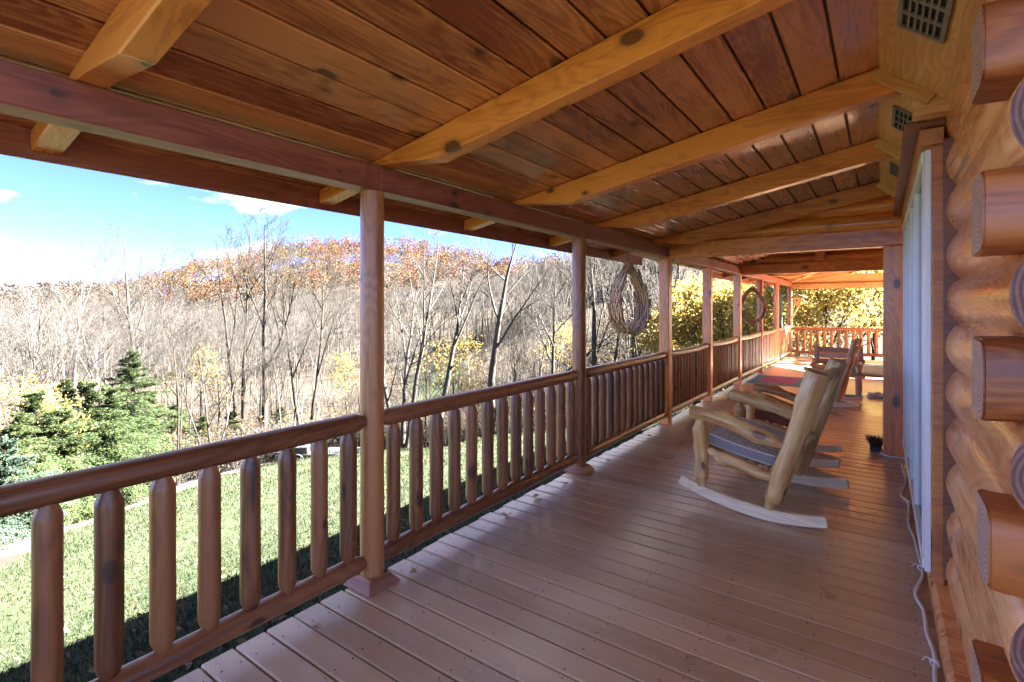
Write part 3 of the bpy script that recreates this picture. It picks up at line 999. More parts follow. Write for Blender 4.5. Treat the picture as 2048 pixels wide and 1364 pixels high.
# ------------------------------------------------------------------ log wall of the house
wall = thing('log_wall', (0.43, 4.3, 0), 'honey coloured log wall with interlocking corner and glass patio door', 'log wall')
RL, XL, PZ = 0.160, 0.43, 0.233
def wall_log(y0, y1, z, seed, name='log'):
    ln = y1 - y0
    n = max(2, int(ln/0.25))
    prof = [(0, RL*0.985)] + [(0.012 + (ln - 0.024)*i/n, RL*(1 + 0.010*math.sin(i*0.8 + seed))) for i in range(n+1)] + [(ln, RL*0.985)]
    me = lathe_me([(x - ln/2, r) for x, r in prof], 40, [M['log'], M['end_dark']], 0.010, seed, sharp=30, ends=True)
    ob(name, me, wall, Matrix.Translation((XL, (y0+y1)/2, z)) @ Matrix.Rotation(R(90), 4, 'Z') @ Matrix.Rotation(rnd.uniform(0, 6.28), 4, 'X'))
for k in range(11):
    z = 0.184 + PZ*k
    even = (k % 2 == 0)
    y0 = 1.845 if even else 2.06
    if 1 <= k <= 9:
        wall_log(y0, 3.44, z, 100 + k)
    else:
        wall_log(y0, 6.78, z, 100 + k)
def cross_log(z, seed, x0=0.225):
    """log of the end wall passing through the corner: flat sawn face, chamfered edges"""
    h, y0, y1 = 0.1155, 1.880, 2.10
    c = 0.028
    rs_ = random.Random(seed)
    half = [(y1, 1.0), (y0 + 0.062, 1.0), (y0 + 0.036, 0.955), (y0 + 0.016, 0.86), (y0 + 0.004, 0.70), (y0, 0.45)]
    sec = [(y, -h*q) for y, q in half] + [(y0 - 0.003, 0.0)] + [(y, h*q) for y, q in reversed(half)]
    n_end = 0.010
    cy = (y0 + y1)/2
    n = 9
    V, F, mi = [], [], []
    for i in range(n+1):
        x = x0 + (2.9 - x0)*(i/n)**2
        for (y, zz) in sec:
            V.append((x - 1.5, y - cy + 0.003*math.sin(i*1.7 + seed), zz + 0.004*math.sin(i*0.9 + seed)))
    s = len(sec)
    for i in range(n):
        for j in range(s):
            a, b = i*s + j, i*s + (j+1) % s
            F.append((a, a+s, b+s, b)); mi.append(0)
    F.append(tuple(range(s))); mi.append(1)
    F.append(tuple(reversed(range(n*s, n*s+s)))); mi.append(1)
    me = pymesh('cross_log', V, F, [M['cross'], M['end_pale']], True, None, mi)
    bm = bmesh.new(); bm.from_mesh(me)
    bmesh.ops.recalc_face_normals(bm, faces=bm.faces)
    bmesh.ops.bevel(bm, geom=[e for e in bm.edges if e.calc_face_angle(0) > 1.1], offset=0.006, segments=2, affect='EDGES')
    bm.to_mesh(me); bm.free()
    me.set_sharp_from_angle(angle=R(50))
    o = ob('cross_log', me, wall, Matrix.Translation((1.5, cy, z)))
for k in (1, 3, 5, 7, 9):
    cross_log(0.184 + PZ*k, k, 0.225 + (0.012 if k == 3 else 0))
boxat('base_board', (0.212, 2.12, 0.0), (0.31, 6.58, 0.11), M['log'], wall, 0.02)
boxat('door_buck', (0.26, 3.445, 0.14), (0.60, 3.505, 2.42), M['brown'], wall)
boxat('door_buck', (0.26, 6.72, 0.14), (0.60, 6.78, 2.42), M['gap'], wall)
boxat('jamb_board', (0.217, 3.455, 0.10), (0.266, 3.50, 2.395), M['trim'], wall, 0.004)
boxat('jamb_foot', (0.213, 3.452, -0.0), (0.266, 3.504, 0.098), M['brown'], wall, 0.004)
timber('head_board', (0.215, 3.44, 2.44), (0.215, 6.60, 2.44), 0.10, 0.085, M['trim'], wall, 0.004)
timber('drip_ledge', (0.185, 3.40, 2.50), (0.185, 6.60, 2.50), 0.17, 0.026, M['brown'], wall, 0.004)
# patio door: white frame, stiles, four glass panes over curtains
door = ob('patio_door', box_me(3.06, 0.05, 0.055, M['white'], 0.004), wall, Matrix.Translation((0.205, 5.06, 0.172)) @ Matrix.Rotation(R(90), 4, 'Z'))
timber('head_frame', (0.205, 3.58, 2.362), (0.205, 6.58, 2.362), 0.055, 0.07, M['white'], door)
boxat('side_frame', (0.188, 3.475, 0.15), (0.2145, 3.575, 2.38), M['white'], door)
ys = [3.70, 4.42, 5.02, 5.12, 5.80, 6.50]
for y0, y1 in ((3.578, 3.65), (4.46, 4.52), (5.10, 5.19), (5.82, 5.87), (6.50, 6.60)):
    boxat('stile', (0.184, y0, 0.20), (0.222, y1, 2.326), M['white'], door)
for y0, y1 in ((3.65, 4.46), (4.52, 5.10), (5.19, 5.82), (5.87, 6.50)):
    boxat('pane', (0.208, y0 + 0.002, 0.205), (0.213, y1 - 0.002, 2.322), M['glass'], door, 0)
# pleated curtain behind the glass
V, F = [], []
n = 120
for i in range(n+1):
    y = 3.70 + (6.58 - 3.70)*i/n
    x = 0.262 + 0.012*math.sin(i*1.35) + 0.006*math.sin(i*0.43)
    V += [(x, y, 0.18), (x, y, 2.36)]
for i in range(n):
    F.append((2*i, 2*i+2, 2*i+3, 2*i+1))
ob('curtain', pymesh('curtain', V, F, M['curtain'], True), door)

# soffit panels with vents between the rafters, on the porch ceiling
def soffit(y0, y1, yv, nrow=3, ncol=5):
    p0, p1 = Vector((-0.005, 0, 2.775)), Vector((0.285, 0, 2.54))
    ax = (p1 - p0).normalized()
    ln = (p1 - p0).length
    nrm = Vector((-ax.z, 0, ax.x))                   # towards the porch
    if nrm.x > 0: nrm = -nrm
    mid = (p0 + p1)/2
    rot = Matrix((Vector((0, 1, 0)), ax, Vector((0, 1, 0)).cross(ax))).transposed().to_4x4()
    m = Matrix.Translation((mid.x, (y0+y1)/2, mid.z)) @ rot
    pan = ob('soffit_panel', box_me(y1 - y0, ln, 0.022, M['panel'], 0.003), ceil, m)
    # the vent: a frame with slots over a black sheet painted as their shade
    bm = bmesh.new()
    W, H, T = 0.215, 0.120, 0.010
    sgn = 1.0 if (rot @ Vector((0, 0, 1))).x < 0 else -1.0
    def bx(cx, cy, lx, ly, z0=0.0, z1=T):
        r = bmesh.ops.create_cube(bm, size=1.0)
        bmesh.ops.scale(bm, vec=(lx, ly, z1 - z0), verts=r['verts'])
        bmesh.ops.translate(bm, vec=(cx, cy, sgn*((z0+z1)/2)), verts=r['verts'])
    W, H = 0.40, 0.185
    bx(0, H/2 - 0.009, W, 0.018); bx(0, -H/2 + 0.009, W, 0.018)
    bx(W/2 - 0.009, 0, 0.018, H - 0.037); bx(-W/2 + 0.009, 0, 0.018, H - 0.037)
    iw, ih = W - 0.036, H - 0.036
    for c in range(1, ncol + 1):
        bx(0, -ih/2 + ih*c/(ncol + 1), iw - 0.001, 0.0085, 0.001, T - 0.001)
    for rr in range(1, nrow):
        bx(-iw/2 + iw*rr/nrow, 0, 0.020, ih - 0.001, 0.0015, T - 0.0005)
    me = bpy.data.meshes.new('vent'); bm.to_mesh(me); bm.free()
    me.materials.append(M['grille'])
    off = nrm*0.0135
    mv = Matrix.Translation((mid.x + off.x, yv, mid.z + off.z)) @ rot
    ob('vent', me, pan, mv)
    ob('vent_black_sheet', box_me(W - 0.02, H - 0.02, 0.002, M['black'], 0), pan, Matrix.Translation((mid.x + nrm.x*0.0125, yv, mid.z + nrm.z*0.0125)) @ rot)
    return p0, p1
for y0, y1, yv in ((0.66, 1.87, 1.2), (1.99, 3.23, 2.42), (3.35, 4.59, 3.85), (4.71, 6.16, 5.25)):
    soffit(y0, y1, yv)
for y in RY[1:6]:
    timber('soffit_trim', (-0.03, y - 0.072, 2.748), (0.20, y - 0.072, 2.562), 0.022, 0.055, M['panel'], ceil, 0.003)
    boxat('rafter_block', (0.13, y - 0.055, 2.50), (0.275, y + 0.05, 2.635), M['panel'], ceil, 0.004)

# ------------------------------------------------------------------ trees
class Tubes:
    """many tapered limbs gathered into one mesh"""
    def __init__(self):
        self.V, self.F, self.n = [], [], 0
    def add(self, pts, rad, sides):
        P = np.asarray(pts, float)
        T = np.gradient(P, axis=0)
        T /= np.linalg.norm(T, axis=1)[:, None] + 1e-9
        ref = np.array([0.31, 0.87, 0.37])
        A = np.cross(T, ref); A /= np.linalg.norm(A, axis=1)[:, None] + 1e-9
        B = np.cross(T, A)
        ang = 2*np.pi*np.arange(sides)/sides
        ring = A[:, None, :]*np.cos(ang)[None, :, None] + B[:, None, :]*np.sin(ang)[None, :, None]
        V = P[:, None, :] + ring*np.asarray(rad)[:, None, None]
        m = len(P)
        i = np.arange(m-1)[:, None]*sides
        j = np.arange(sides)[None, :]
        a = i + j; b = i + (j+1) % sides
        F = np.stack([a, b, b + sides, a + sides], -1).reshape(-1, 4) + self.n
        self.V.append(V.reshape(-1, 3)); self.F.append(F); self.n += m*sides
    def mesh(self, name, mat):
        return npmesh(name, np.concatenate(self.V), np.concatenate(self.F), mat, True)
    def arrays(self):
        return np.concatenate(self.V), np.concatenate(self.F)

def unit(v):
    return v/(np.linalg.norm(v) + 1e-9)

def grow_tree(seed, H, r0, fork=0.35, limbs=7, spread=0.55, sub=6, twigs=5, curve=0.5, stems=1, tips=None, lean=(0, 0), thick=1.0):
    """bare deciduous tree: returns (trunk and limbs, twigs) and collects twig tips"""
    g = np.random.default_rng(seed)
    T, W = Tubes(), Tubes()
    def path(p, d, ln, r, n, up, gn, r1=0.25):
        pts, rad = [p], [r]
        dd = d
        for k in range(n):
            dd = unit(dd + g.normal(0, gn, 3) + np.array([0, 0, up]))
            p = p + dd*ln/n
            pts.append(p); rad.append(r*(1 - (1 - r1)*(k+1)/n))
        return pts, rad, dd
    def side(d, ang):
        a = np.cross(d, unit(g.normal(0, 1, 3)))
        return unit(d*math.cos(ang) + unit(a)*math.sin(ang))
    for st in range(stems):
        ph = 6.28*st/max(1, stems) + g.uniform(0, 1)
        d0 = unit(np.array([lean[0], lean[1], 1.0]) + (np.array([math.cos(ph), math.sin(ph), 0])*0.16 if stems > 1 else 0) + g.normal(0, 0.02, 3))
        hh = H*(1 if st == 0 else g.uniform(0.75, 0.98))
        rs = r0*(1 if stems == 1 else 0.72)
        base = np.array([math.cos(ph), math.sin(ph), 0])*(0.18 if stems > 1 else 0)
        pts, rad, dd = path(base + np.array([0, 0, -0.6]), d0, hh, rs, 11, 0.02, 0.035, 0.10)
        rad[0] = rs*1.35
        T.add(pts, rad, 8)
        P = np.array(pts)
        nl = limbs if st == 0 else max(3, limbs//2 + 1)
        for k in range(nl):
            f = fork + (0.93 - fork)*((k + g.uniform(0, 0.7))/nl)
            q = f*(len(pts) - 1); i = int(q); fr = q - i
            p = P[i]*(1-fr) + P[min(i+1, len(P)-1)]*fr
            rr = (rad[i]*(1-fr) + rad[min(i+1, len(P)-1)]*fr)
            ph2 = 2.4*k + g.uniform(-0.5, 0.5)
            an = spread*g.uniform(0.75, 1.25)
            d = unit(np.array([math.cos(ph2)*math.sin(an), math.sin(ph2)*math.sin(an), math.cos(an)]))
            ln = hh*(1.02 - f)*g.uniform(0.62, 0.95) + hh*0.07
            lp, lr, ld = path(p, d, ln, rr*g.uniform(0.5, 0.72), 7, 0.07*curve, 0.07, 0.14)
            T.add(lp, lr, 6)
            LP = np.array(lp)
            for m_ in range(sub):
                f2 = 0.22 + 0.75*(m_ + g.uniform(0, 0.9))/sub
                q2 = f2*(len(lp)-1); i2 = int(q2); fr2 = q2 - i2
                p2 = LP[i2]*(1-fr2) + LP[min(i2+1, len(LP)-1)]*fr2
                d2 = side(unit(LP[min(i2+1, len(LP)-1)] - LP[max(i2-1, 0)]), g.uniform(0.4, 0.8))
                l2 = ln*(1.1 - f2)*g.uniform(0.35, 0.7) + 0.3
                bp, br, bd = path(p2, d2, l2, max(0.014*thick, lr[i2]*0.5), 4, 0.07, 0.10, 0.35)
                W.add(bp, br, 4)
                BP = np.array(bp)
                for t_ in range(twigs):
                    f3 = 0.2 + 0.8*(t_ + g.uniform(0, 1))/twigs
                    q3 = min(f3, 0.999)*(len(bp)-1); i3 = int(q3); fr3 = q3 - i3
                    p3 = BP[i3]*(1-fr3) + BP[i3+1]*fr3
                    d3 = side(unit(BP[i3+1] - BP[i3]), g.uniform(0.35, 0.9))
                    l3 = l2*g.uniform(0.25, 0.6) + 0.15
                    tp, tr_, td = path(p3, d3, l3, 0.0115*thick, 2, 0.08, 0.14, 0.5)
                    W.add(tp, tr_, 3)
                    if tips is not None:
                        tips.append(tp[-1]); tips.append(tp[1])
    return T, W

def leaf_quads(C, size, g, flat=0.0):
    """small leaf faces centred on points C"""
    n = len(C)
    a = g.normal(0, 1, (n, 3)); a[:, 2] *= (1 - flat); a /= np.linalg.norm(a, axis=1)[:, None]
    b = np.cross(a, g.normal(0, 1, (n, 3))); b /= np.linalg.norm(b, axis=1)[:, None]
    s = size*g.uniform(0.6, 1.3, n)[:, None]
    V = np.stack([C - a*s, C + b*s*0.55, C + a*s, C - b*s*0.55], 1).reshape(-1, 3)
    F = np.arange(4*n).reshape(-1, 4)
    return V, F

def tree_thing(name, trunk_me, crown_me, loc, rz, sc, label, cat, group=None, crown_name='crown'):
    t = bpy.data.objects.new(name, None)
    link(t, None, Matrix.Translation(Vector(loc)) @ Matrix.Rotation(rz, 4, 'Z') @ Matrix.Scale(sc, 4))
    tag(t, label, cat, group)
    for nm, me in (('trunk', trunk_me), (crown_name, crown_me)):
        c = bpy.data.objects.new(nm, me)
        COL.objects.link(c)
        c.parent = t
        WM[c.name] = WM[t.name]
    return t

tr = random.Random(21)
def place(px, t, dz=0.0):
    x, y = polar(px, t)
    return (x, y, ground_z(x, y) + dz)

# bare trees with a look of their own, standing in front of the grey woods
own = [
    # px, distance, height, radius, fork, limbs, spread, stems, bark, label
    (278, 44, 19.5, 0.20, 0.40, 6, 0.50, 1, 'bark_grey', 'tall bare tree forking wide against open sky, above the green hemlocks'),
    (482, 46, 21.0, 0.20, 0.42, 7, 0.32, 2, 'bark_dark', 'tall dark twin-stemmed bare tree in front of the orange hill, left of the nearest post'),
    (526, 43, 20.0, 0.21, 0.38, 7, 0.40, 1, 'bark_dark', 'straight dark bare tree with upright limbs just right of the twin-stemmed one'),
    (612, 42, 17.5, 0.18, 0.34, 7, 0.42, 2, 'bark_dark', 'vase shaped dark bare tree close to the left side of the nearest post'),
    (806, 37, 16.5, 0.21, 0.36, 6, 0.60, 3, 'bark_grey', 'bare tree clump of several trunks just right of the nearest post'),
    (866, 34, 13.5, 0.17, 0.50, 5, 0.50, 1, 'bark_pale', 'leaning white barked tree beside the small sunny meadow'),
    (981, 36, 15.5, 0.24, 0.45, 6, 0.85, 1, 'bark_grey', 'dark grey bare tree with wide horizontal limbs midway between the two round posts'),
    (1112, 40, 14.5, 0.15, 0.35, 6, 0.75, 1, 'bark_grey', 'slender bare tree with arching limbs just left of the second round post'),
    (1204, 42, 16.5, 0.20, 0.36, 6, 0.36, 3, 'bark_grey', 'clump of pale upright bare trunks between second round post and hanging basket'),
    (1282, 44, 15.5, 0.17, 0.35, 6, 0.55, 1, 'bark_grey', 'bare tree behind the slatted hanging basket'),
    (1262, 37, 15.0, 0.17, 0.40, 6, 0.45, 1, 'bark_grey', 'upright bare tree near the lawn corner, left of the first square post'),
    (1306, 33, 13.5, 0.15, 0.45, 6, 0.40, 2, 'bark_dark', 'dark twin bare trunks against the first square post, past the hanging basket'),
    (1352, 36, 15.5, 0.17, 0.40, 6, 0.50, 1, 'bark_grey', 'bare tree just right of the first square post, before the yellow maples'),
    (66, 40, 15.0, 0.14, 0.55, 4, 0.35, 1, 'bark_pale', 'thin pale bare trunk at the left edge above the yellow leaved tree'),
    (146, 41, 16.5, 0.16, 0.50, 5, 0.35, 1, 'bark_pale', 'pale slender bare trunk above the hemlocks, left of the wide forked tree'),
    (208, 38, 13.0, 0.13, 0.60, 4, 0.40, 1, 'bark_pale', 'leaning pale bare trunk between the hemlocks and the wide forked tree'),
]
for i, (px, t, H, r, fk, nl, spd, st, bk, lb) in enumerate(own):
    T, W = grow_tree(300 + i, H, r*1.5, fk, nl, spd, 7, 6, 0.6, st, thick=1.25, lean=((0.16, 0.10) if 'leaning white' in lb else (0.0, 0.0)))
    tree_thing('bare_tree', T.mesh('trunk', M[bk]), W.mesh('crown', M['twig_dark']), place(px, t), 0, 1.0, lb, 'bare tree')

# the woods: individual bare trees behind them
VAR = []
for k in range(9):
    T, W = grow_tree(500 + k, tr.uniform(13, 17), tr.uniform(0.10, 0.17), tr.uniform(0.3, 0.55), 7, tr.uniform(0.32, 0.62), 8, 7, 0.6, 1 if k % 3 else 2)
    bk = ('bark_grey', 'bark_pale', 'bark_grey', 'bark_dark')[k % 4]
    VAR.append((T.mesh('trunk', M[bk]), W.mesh('crown', M['twig'])))
vlab = ['slim grey bare tree', 'pale barked bare tree', 'spreading grey bare tree', 'dark trunked bare tree']
SECT = [(200, 'above the hemlocks'), (400, 'behind the wide forked tree'), (560, 'behind the dark twin-stemmed tree'), (745, 'just before the first round post'),
        (880, 'just past the first round post'), (1010, 'behind the wide limbed tree'), (1150, 'just before the second round post'), (1235, 'just past the second round post'),
        (1335, 'by the hanging basket'), (1420, 'past the first square post'), (1480, 'past the second square post'), (9999, 'behind the ring planter')]
spots = []
tries = 0
while len(spots) < 215 and tries < 9000:
    tries += 1
    px = tr.uniform(-120, 1640)
    t = max(28.0, float(lawn_reach(px)) + 1.5) + 68*tr.random()**1.35
    if px > 1330 and t > 66: continue
    if px > 1330 and t < 34: continue
    x, y = polar(px, t)
    if abs(px - 870) < 60 and 58 < t < 90: continue
    if any((x-a)**2 + (y-b)**2 < 3.0 for a, b, *_ in spots): continue
    spots.append((x, y, t))
spots.sort(key=lambda s: s[2])
for i, (x, y, t) in enumerate(spots):
    k = tr.randrange(9)
    sc = tr.uniform(0.55, 0.85) if t < 50 else tr.uniform(0.6, 0.92)
    u = 1024 + 1024*(x*CY + y*SY)/t
    sec = next(n for lim, n in SECT if u < lim)
    dep = 'nearest' if t < 46 else ('near' if t < 58 else ('middle' if t < 74 else 'deep'))
    lb = '%s in the %s woods, %s' % (vlab[k % 4], dep, sec)
    tree_thing('bare_tree', *VAR[k], (x, y, ground_z(x, y) - 0.1), tr.uniform(0, 6.28), sc, lb, 'bare tree', 'bare trees in the woods past the lawn')

# the far part of the woods, read as one grey mass
def far_woods():
    g = np.random.default_rng(77)
    low = []
    for k in range(6):
        T, W = grow_tree(700 + k, g.uniform(11, 15), 0.19, 0.38, 6, 0.50, 5, 3, 0.6, 1, thick=2.0)
        v1, f1 = T.arrays(); v2, f2 = W.arrays()
        low.append((np.concatenate([v1, v2]), np.concatenate([f1, f2 + len(v1)]), np.concatenate([np.ones(len(f1), int), np.zeros(len(f2), int)])))
    VV, FF, MI, n = [], [], [], 0
    cnt = 0
    while cnt < 2000:
        t = 92 + 170*g.random()**1.25
        px = g.uniform(-150, 1500)
        x, y = polar(px, t)
        v, f, mi_ = low[g.integers(6)]
        MI.append(mi_)
        a = g.uniform(0, 6.28); s = g.uniform(0.55, 0.92)*(1.2 if px < 330 else 1.0)
        c, sn = math.cos(a)*s, math.sin(a)*s
        vv = np.stack([v[:, 0]*c - v[:, 1]*sn + x, v[:, 0]*sn + v[:, 1]*c + y, v[:, 2]*s + ground_z(x, y)], 1)
        VV.append(vv); FF.append(f + n); n += len(v); cnt += 1
    o = ob('distant_woods', npmesh('distant_woods', np.concatenate(VV), np.concatenate(FF), [M['twig'], M['bark_pale']], True, np.concatenate(MI)))
    tag(o, 'grey mass of bare woods on the slopes below the orange hill', 'woods', kind='stuff')
far_woods()

# autumn canopy on the big hill, a colour for each crown
def hill_canopy():
    g = np.random.default_rng(5)
    pal = 0.165*np.array([(0.27, 0.115, 0.050), (0.31, 0.16, 0.055), (0.23, 0.085, 0.050), (0.29, 0.20, 0.075), (0.20, 0.165, 0.13), (0.17, 0.145, 0.128), (0.075, 0.09, 0.05), (0.23, 0.15, 0.10)])
    wt = np.array([0.17, 0.17, 0.14, 0.10, 0.17, 0.12, 0.06, 0.07]); wt = wt/wt.sum()
    Vs, Cs = [], []
    n = 0
    for _ in range(2300):
        t = g.uniform(165, 420)
        px = g.uniform(-260, 1500)
        x, y = polar(px, t)
        z = ground_z(x, y)
        hi = np.clip((z + 8)/24, 0, 1)
        w2 = wt.copy(); w2[4:6] *= (2.6 - 2.2*hi)*(1 + 14*np.clip((300 - px)/120, 0, 1)); w2 /= w2.sum()
        col = pal[g.choice(8, p=w2)]*g.uniform(0.75, 1.25)
        R0 = g.uniform(2.2, 4.2); hh = g.uniform(7, 13)
        m = 250
        q = g.normal(0, 1, (m, 3)); q /= np.linalg.norm(q, axis=1)[:, None]
        q *= g.uniform(0.55, 1.0, m)[:, None]**0.5
        C = q*np.array([R0, R0, R0*1.05]) + np.array([x, y, z + hh])
        V, F = leaf_quads(C, 0.30, g)
        Vs.append(V); Cs.append(np.repeat(col[None], len(V), 0))
    V = np.concatenate(Vs); C = np.concatenate(Cs)
    me = npmesh('wooded_hillside', V, np.arange(len(V)).reshape(-1, 4), M['hill_leaf'])
    ca = me.color_attributes.new('Col', 'FLOAT_COLOR', 'POINT')
    ca.data.foreach_set('color', np.concatenate([C, np.ones((len(C), 1))], 1).astype(np.float32).ravel())
    o = ob('wooded_hillside', me)
    tag(o, 'rust, orange and yellow autumn forest covering the rounded hill', 'forest', kind='stuff')
hill_canopy()
# forest on the low far ridge
def far_ridge():
    g = np.random.default_rng(15)
    Vs, Cs = [], []
    for _ in range(5200):
        t = g.uniform(760, 1080); px = g.uniform(-300, 1500)
        x, y = polar(px, t)
        z = ground_z(x, y)
        C = g.normal(0, 1, (9, 3))*np.array([4, 4, 3]) + np.array([x, y, z + 8])
        V, F = leaf_quads(C, 4.2, g)
        Vs.append(V)
        Cs.append(np.repeat((np.array([0.032, 0.030, 0.034])*g.uniform(0.7, 1.35))[None], len(V), 0))
    V = np.concatenate(Vs); C = np.concatenate(Cs)
    me = npmesh('far_ridge_woods', V, np.arange(len(V)).reshape(-1, 4), M['hill_leaf'])
    ca = me.color_attributes.new('Col', 'FLOAT_COLOR', 'POINT')
    ca.data.foreach_set('color', np.concatenate([C, np.ones((len(C), 1))], 1).astype(np.float32).ravel())
    tag(ob('far_ridge_woods', me), 'lilac brown woods on the low far ridge at the left', 'forest', kind='stuff')
far_ridge()

# yellow leaved trees beyond the far end of the porch and beside it
def yellow_tree_meshes(seed, H, nleaf, low=0.10, size=0.10, mat='yellow_leaf', r=0.14, spread=0.75):
    tips = []
    T, W = grow_tree(seed, H, r, low, 9, spread, 7, 5, 0.35, 1, tips)
    g = np.random.default_rng(seed)
    P = np.array(tips)
    pick = P[g.integers(0, len(P), nleaf)] + g.normal(0, 0.30, (nleaf, 3))
    V, F = leaf_quads(pick, size, g)
    v1, f1 = W.arrays()
    mi = np.concatenate([np.zeros(len(f1), int), np.ones(len(F), int)])
    crown = npmesh('crown', np.concatenate([v1, V]), np.concatenate([f1, F + len(v1)]), [M['twig'], M[mat]], False, mi)
    return T.mesh('trunk', M['bark_dark']), crown
YT = [yellow_tree_meshes(900, 8.5, 9000), yellow_tree_meshes(901, 9.5, 10000), yellow_tree_meshes(902, 7.5, 8000)]
yspots = [
    (1660, 25.0, 0, 1.0, 'yellow maple right behind the far end railing, filling the end opening'),
    (1745, 28.0, 1, 1.0, 'yellow maple at the right of the far end opening, behind the house post'),
    (1600, 31.0, 1, 1.0, 'yellow maple beyond the birdhouse corner of the porch'),
    (1535, 25.5, 2, 1.05, 'yellow maple seen through and around the ring planter'),
    (1450, 27.0, 0, 1.0, 'yellow maple seen between the square posts'),
    (1392, 29.0, 1, 0.9, 'yellow maple just right of the first square post, higher twigs bare'),
    (2190, 17.5, 1, 1.15, 'unseen yellow maple off the far right corner of the house, added to shade the porch end'),  # out-of-view tree, put in to dapple the sun on the far deck
    (1350, 40.0, 2, 1.0, 'small yellow tree beyond the hanging basket'),
    (1500, 36.0, 1, 1.0, 'yellow tree up the slope behind the ring planter'),
]
for px, t, k, sc, lb in yspots:
    tree_thing('yellow_maple', *YT[k], place(px, t, -0.2), tr.uniform(0, 6.28), sc, lb, 'maple tree')
# a few thinly leaved yellow saplings in the woods
SP = [yellow_tree_meshes(910, 8.5, 1100, 0.25, 0.085, 'yellow_leaf', 0.07, 0.5), yellow_tree_meshes(911, 7.0, 1200, 0.2, 0.085, 'rust_leaf', 0.06, 0.6)]
sap = [(905, 39, 0, 1.0, 'thin sapling with yellow leaves right of the leaning white barked tree'),
       (1125, 46, 0, 1.0, 'yellow leaved sapling left of the second round post'),
       (398, 45, 0, 1.1, 'yellow leaved sapling between the wide forked tree and the dark twin-stemmed tree'),
       (1245, 48, 1, 1.0, 'tan leaved sapling low behind the hanging basket'),
       (950, 43, 1, 0.9, 'tan leaved sapling left of the grey tree with wide limbs'),
       (700, 50, 0, 1.0, 'yellow leaved sapling half hidden by the nearest post')]
for px, t, k, sc, lb in sap:
    tree_thing('sapling', *SP[k], place(px, t, -0.1), tr.uniform(0, 6.28), sc, lb, 'sapling')

# hemlocks and pine on the left
def conifer(seed, H, spread, nsp, mat, droop=0.26, ragged=0.68):
    g = np.random.default_rng(seed)
    T = Tubes()
    n = 9
    pts = [np.array([0.05*math.sin(k*1.1), 0.05*math.cos(k*0.9), -0.4 + (H + 0.4)*k/n]) for k in range(n+1)]
    T.add(pts, [0.022*H*0.5*(1 - 0.93*k/n) + 0.008 for k in range(n+1)], 7)
    C, D = [], []
    for i in range(nsp):
        f = (i + g.uniform(0, 1))/nsp
        z = H*(0.06 + 0.93*f)
        ln = spread*min(1.0, 1.75*(1 - f))**0.85*g.uniform(1 - ragged, 1.08)*(0.82 + 0.18*math.sin(9*f + seed)) + 0.14
        a = g.uniform(0, 6.28)
        d = np.array([math.cos(a), math.sin(a), 0.75*f*f - 0.05 + g.normal(0, 0.10)])
        m = 5
        bp = [np.array([0, 0, z])]
        for k in range(1, m+1):
            q = k/m
            bp.append(np.array([0, 0, z]) + d*ln*q + np.array([0, 0, -droop*ln*q*q]))
        T.add(bp, [0.016*(1 - 0.8*k/m) + 0.003 for k in range(m+1)], 3)
        k2 = int(110 + 260*ln)
        q = g.uniform(0.15, 1.0, k2)
        base = np.array([0, 0, z])[None] + d[None]*ln*q[:, None] + np.array([0, 0, -1.0])[None]*(droop*ln*q*q)[:, None]
        sidev = np.array([-d[1], d[0], 0])
        off = g.uniform(-1, 1, k2)*0.42*ln*(1 - 0.55*q)*(0.35 + 0.65*g.random(k2))
        base = base + sidev[None]*off[:, None] + np.array([0, 0, 1.0])[None]*(-0.22*np.abs(off) + g.normal(0, 0.035, k2))[:, None]
        C.append(base)
        dirs = d[None]*0.8 + sidev[None]*np.sign(off)[:, None]*g.uniform(0.3, 1.0, k2)[:, None] + np.array([0, 0, -0.25])[None] + g.normal(0, 0.22, (k2, 3))
        D.append(dirs/np.linalg.norm(dirs, axis=1)[:, None])
    C = np.concatenate(C); D = np.concatenate(D)
    nn = len(C)
    S = np.cross(D, np.array([0, 0, 1.0])[None] + g.normal(0, 0.35, (nn, 3))); S /= np.linalg.norm(S, axis=1)[:, None] + 1e-9
    l = (0.115*g.uniform(0.6, 1.3, nn))[:, None]; wd = (0.0145*g.uniform(0.7, 1.3, nn))[:, None]
    V = np.stack([C - S*wd, C + D*l*0.5 + S*wd*1.3, C + D*l, C + D*l*0.5 - S*wd*1.3], 1).reshape(-1, 3)
    return T.mesh('trunk', M['bark_dark']), npmesh('needles', V, np.arange(len(V)).reshape(-1, 4), M[mat])
HC = [conifer(40, 7.2, 2.9, 170, 'needle'), conifer(41, 5.8, 2.7, 150, 'needle'), conifer(42, 4.2, 2.3, 120, 'needle_blue', 0.1), conifer(43, 5.0, 2.2, 110, 'needle', 0.25, 0.5)]
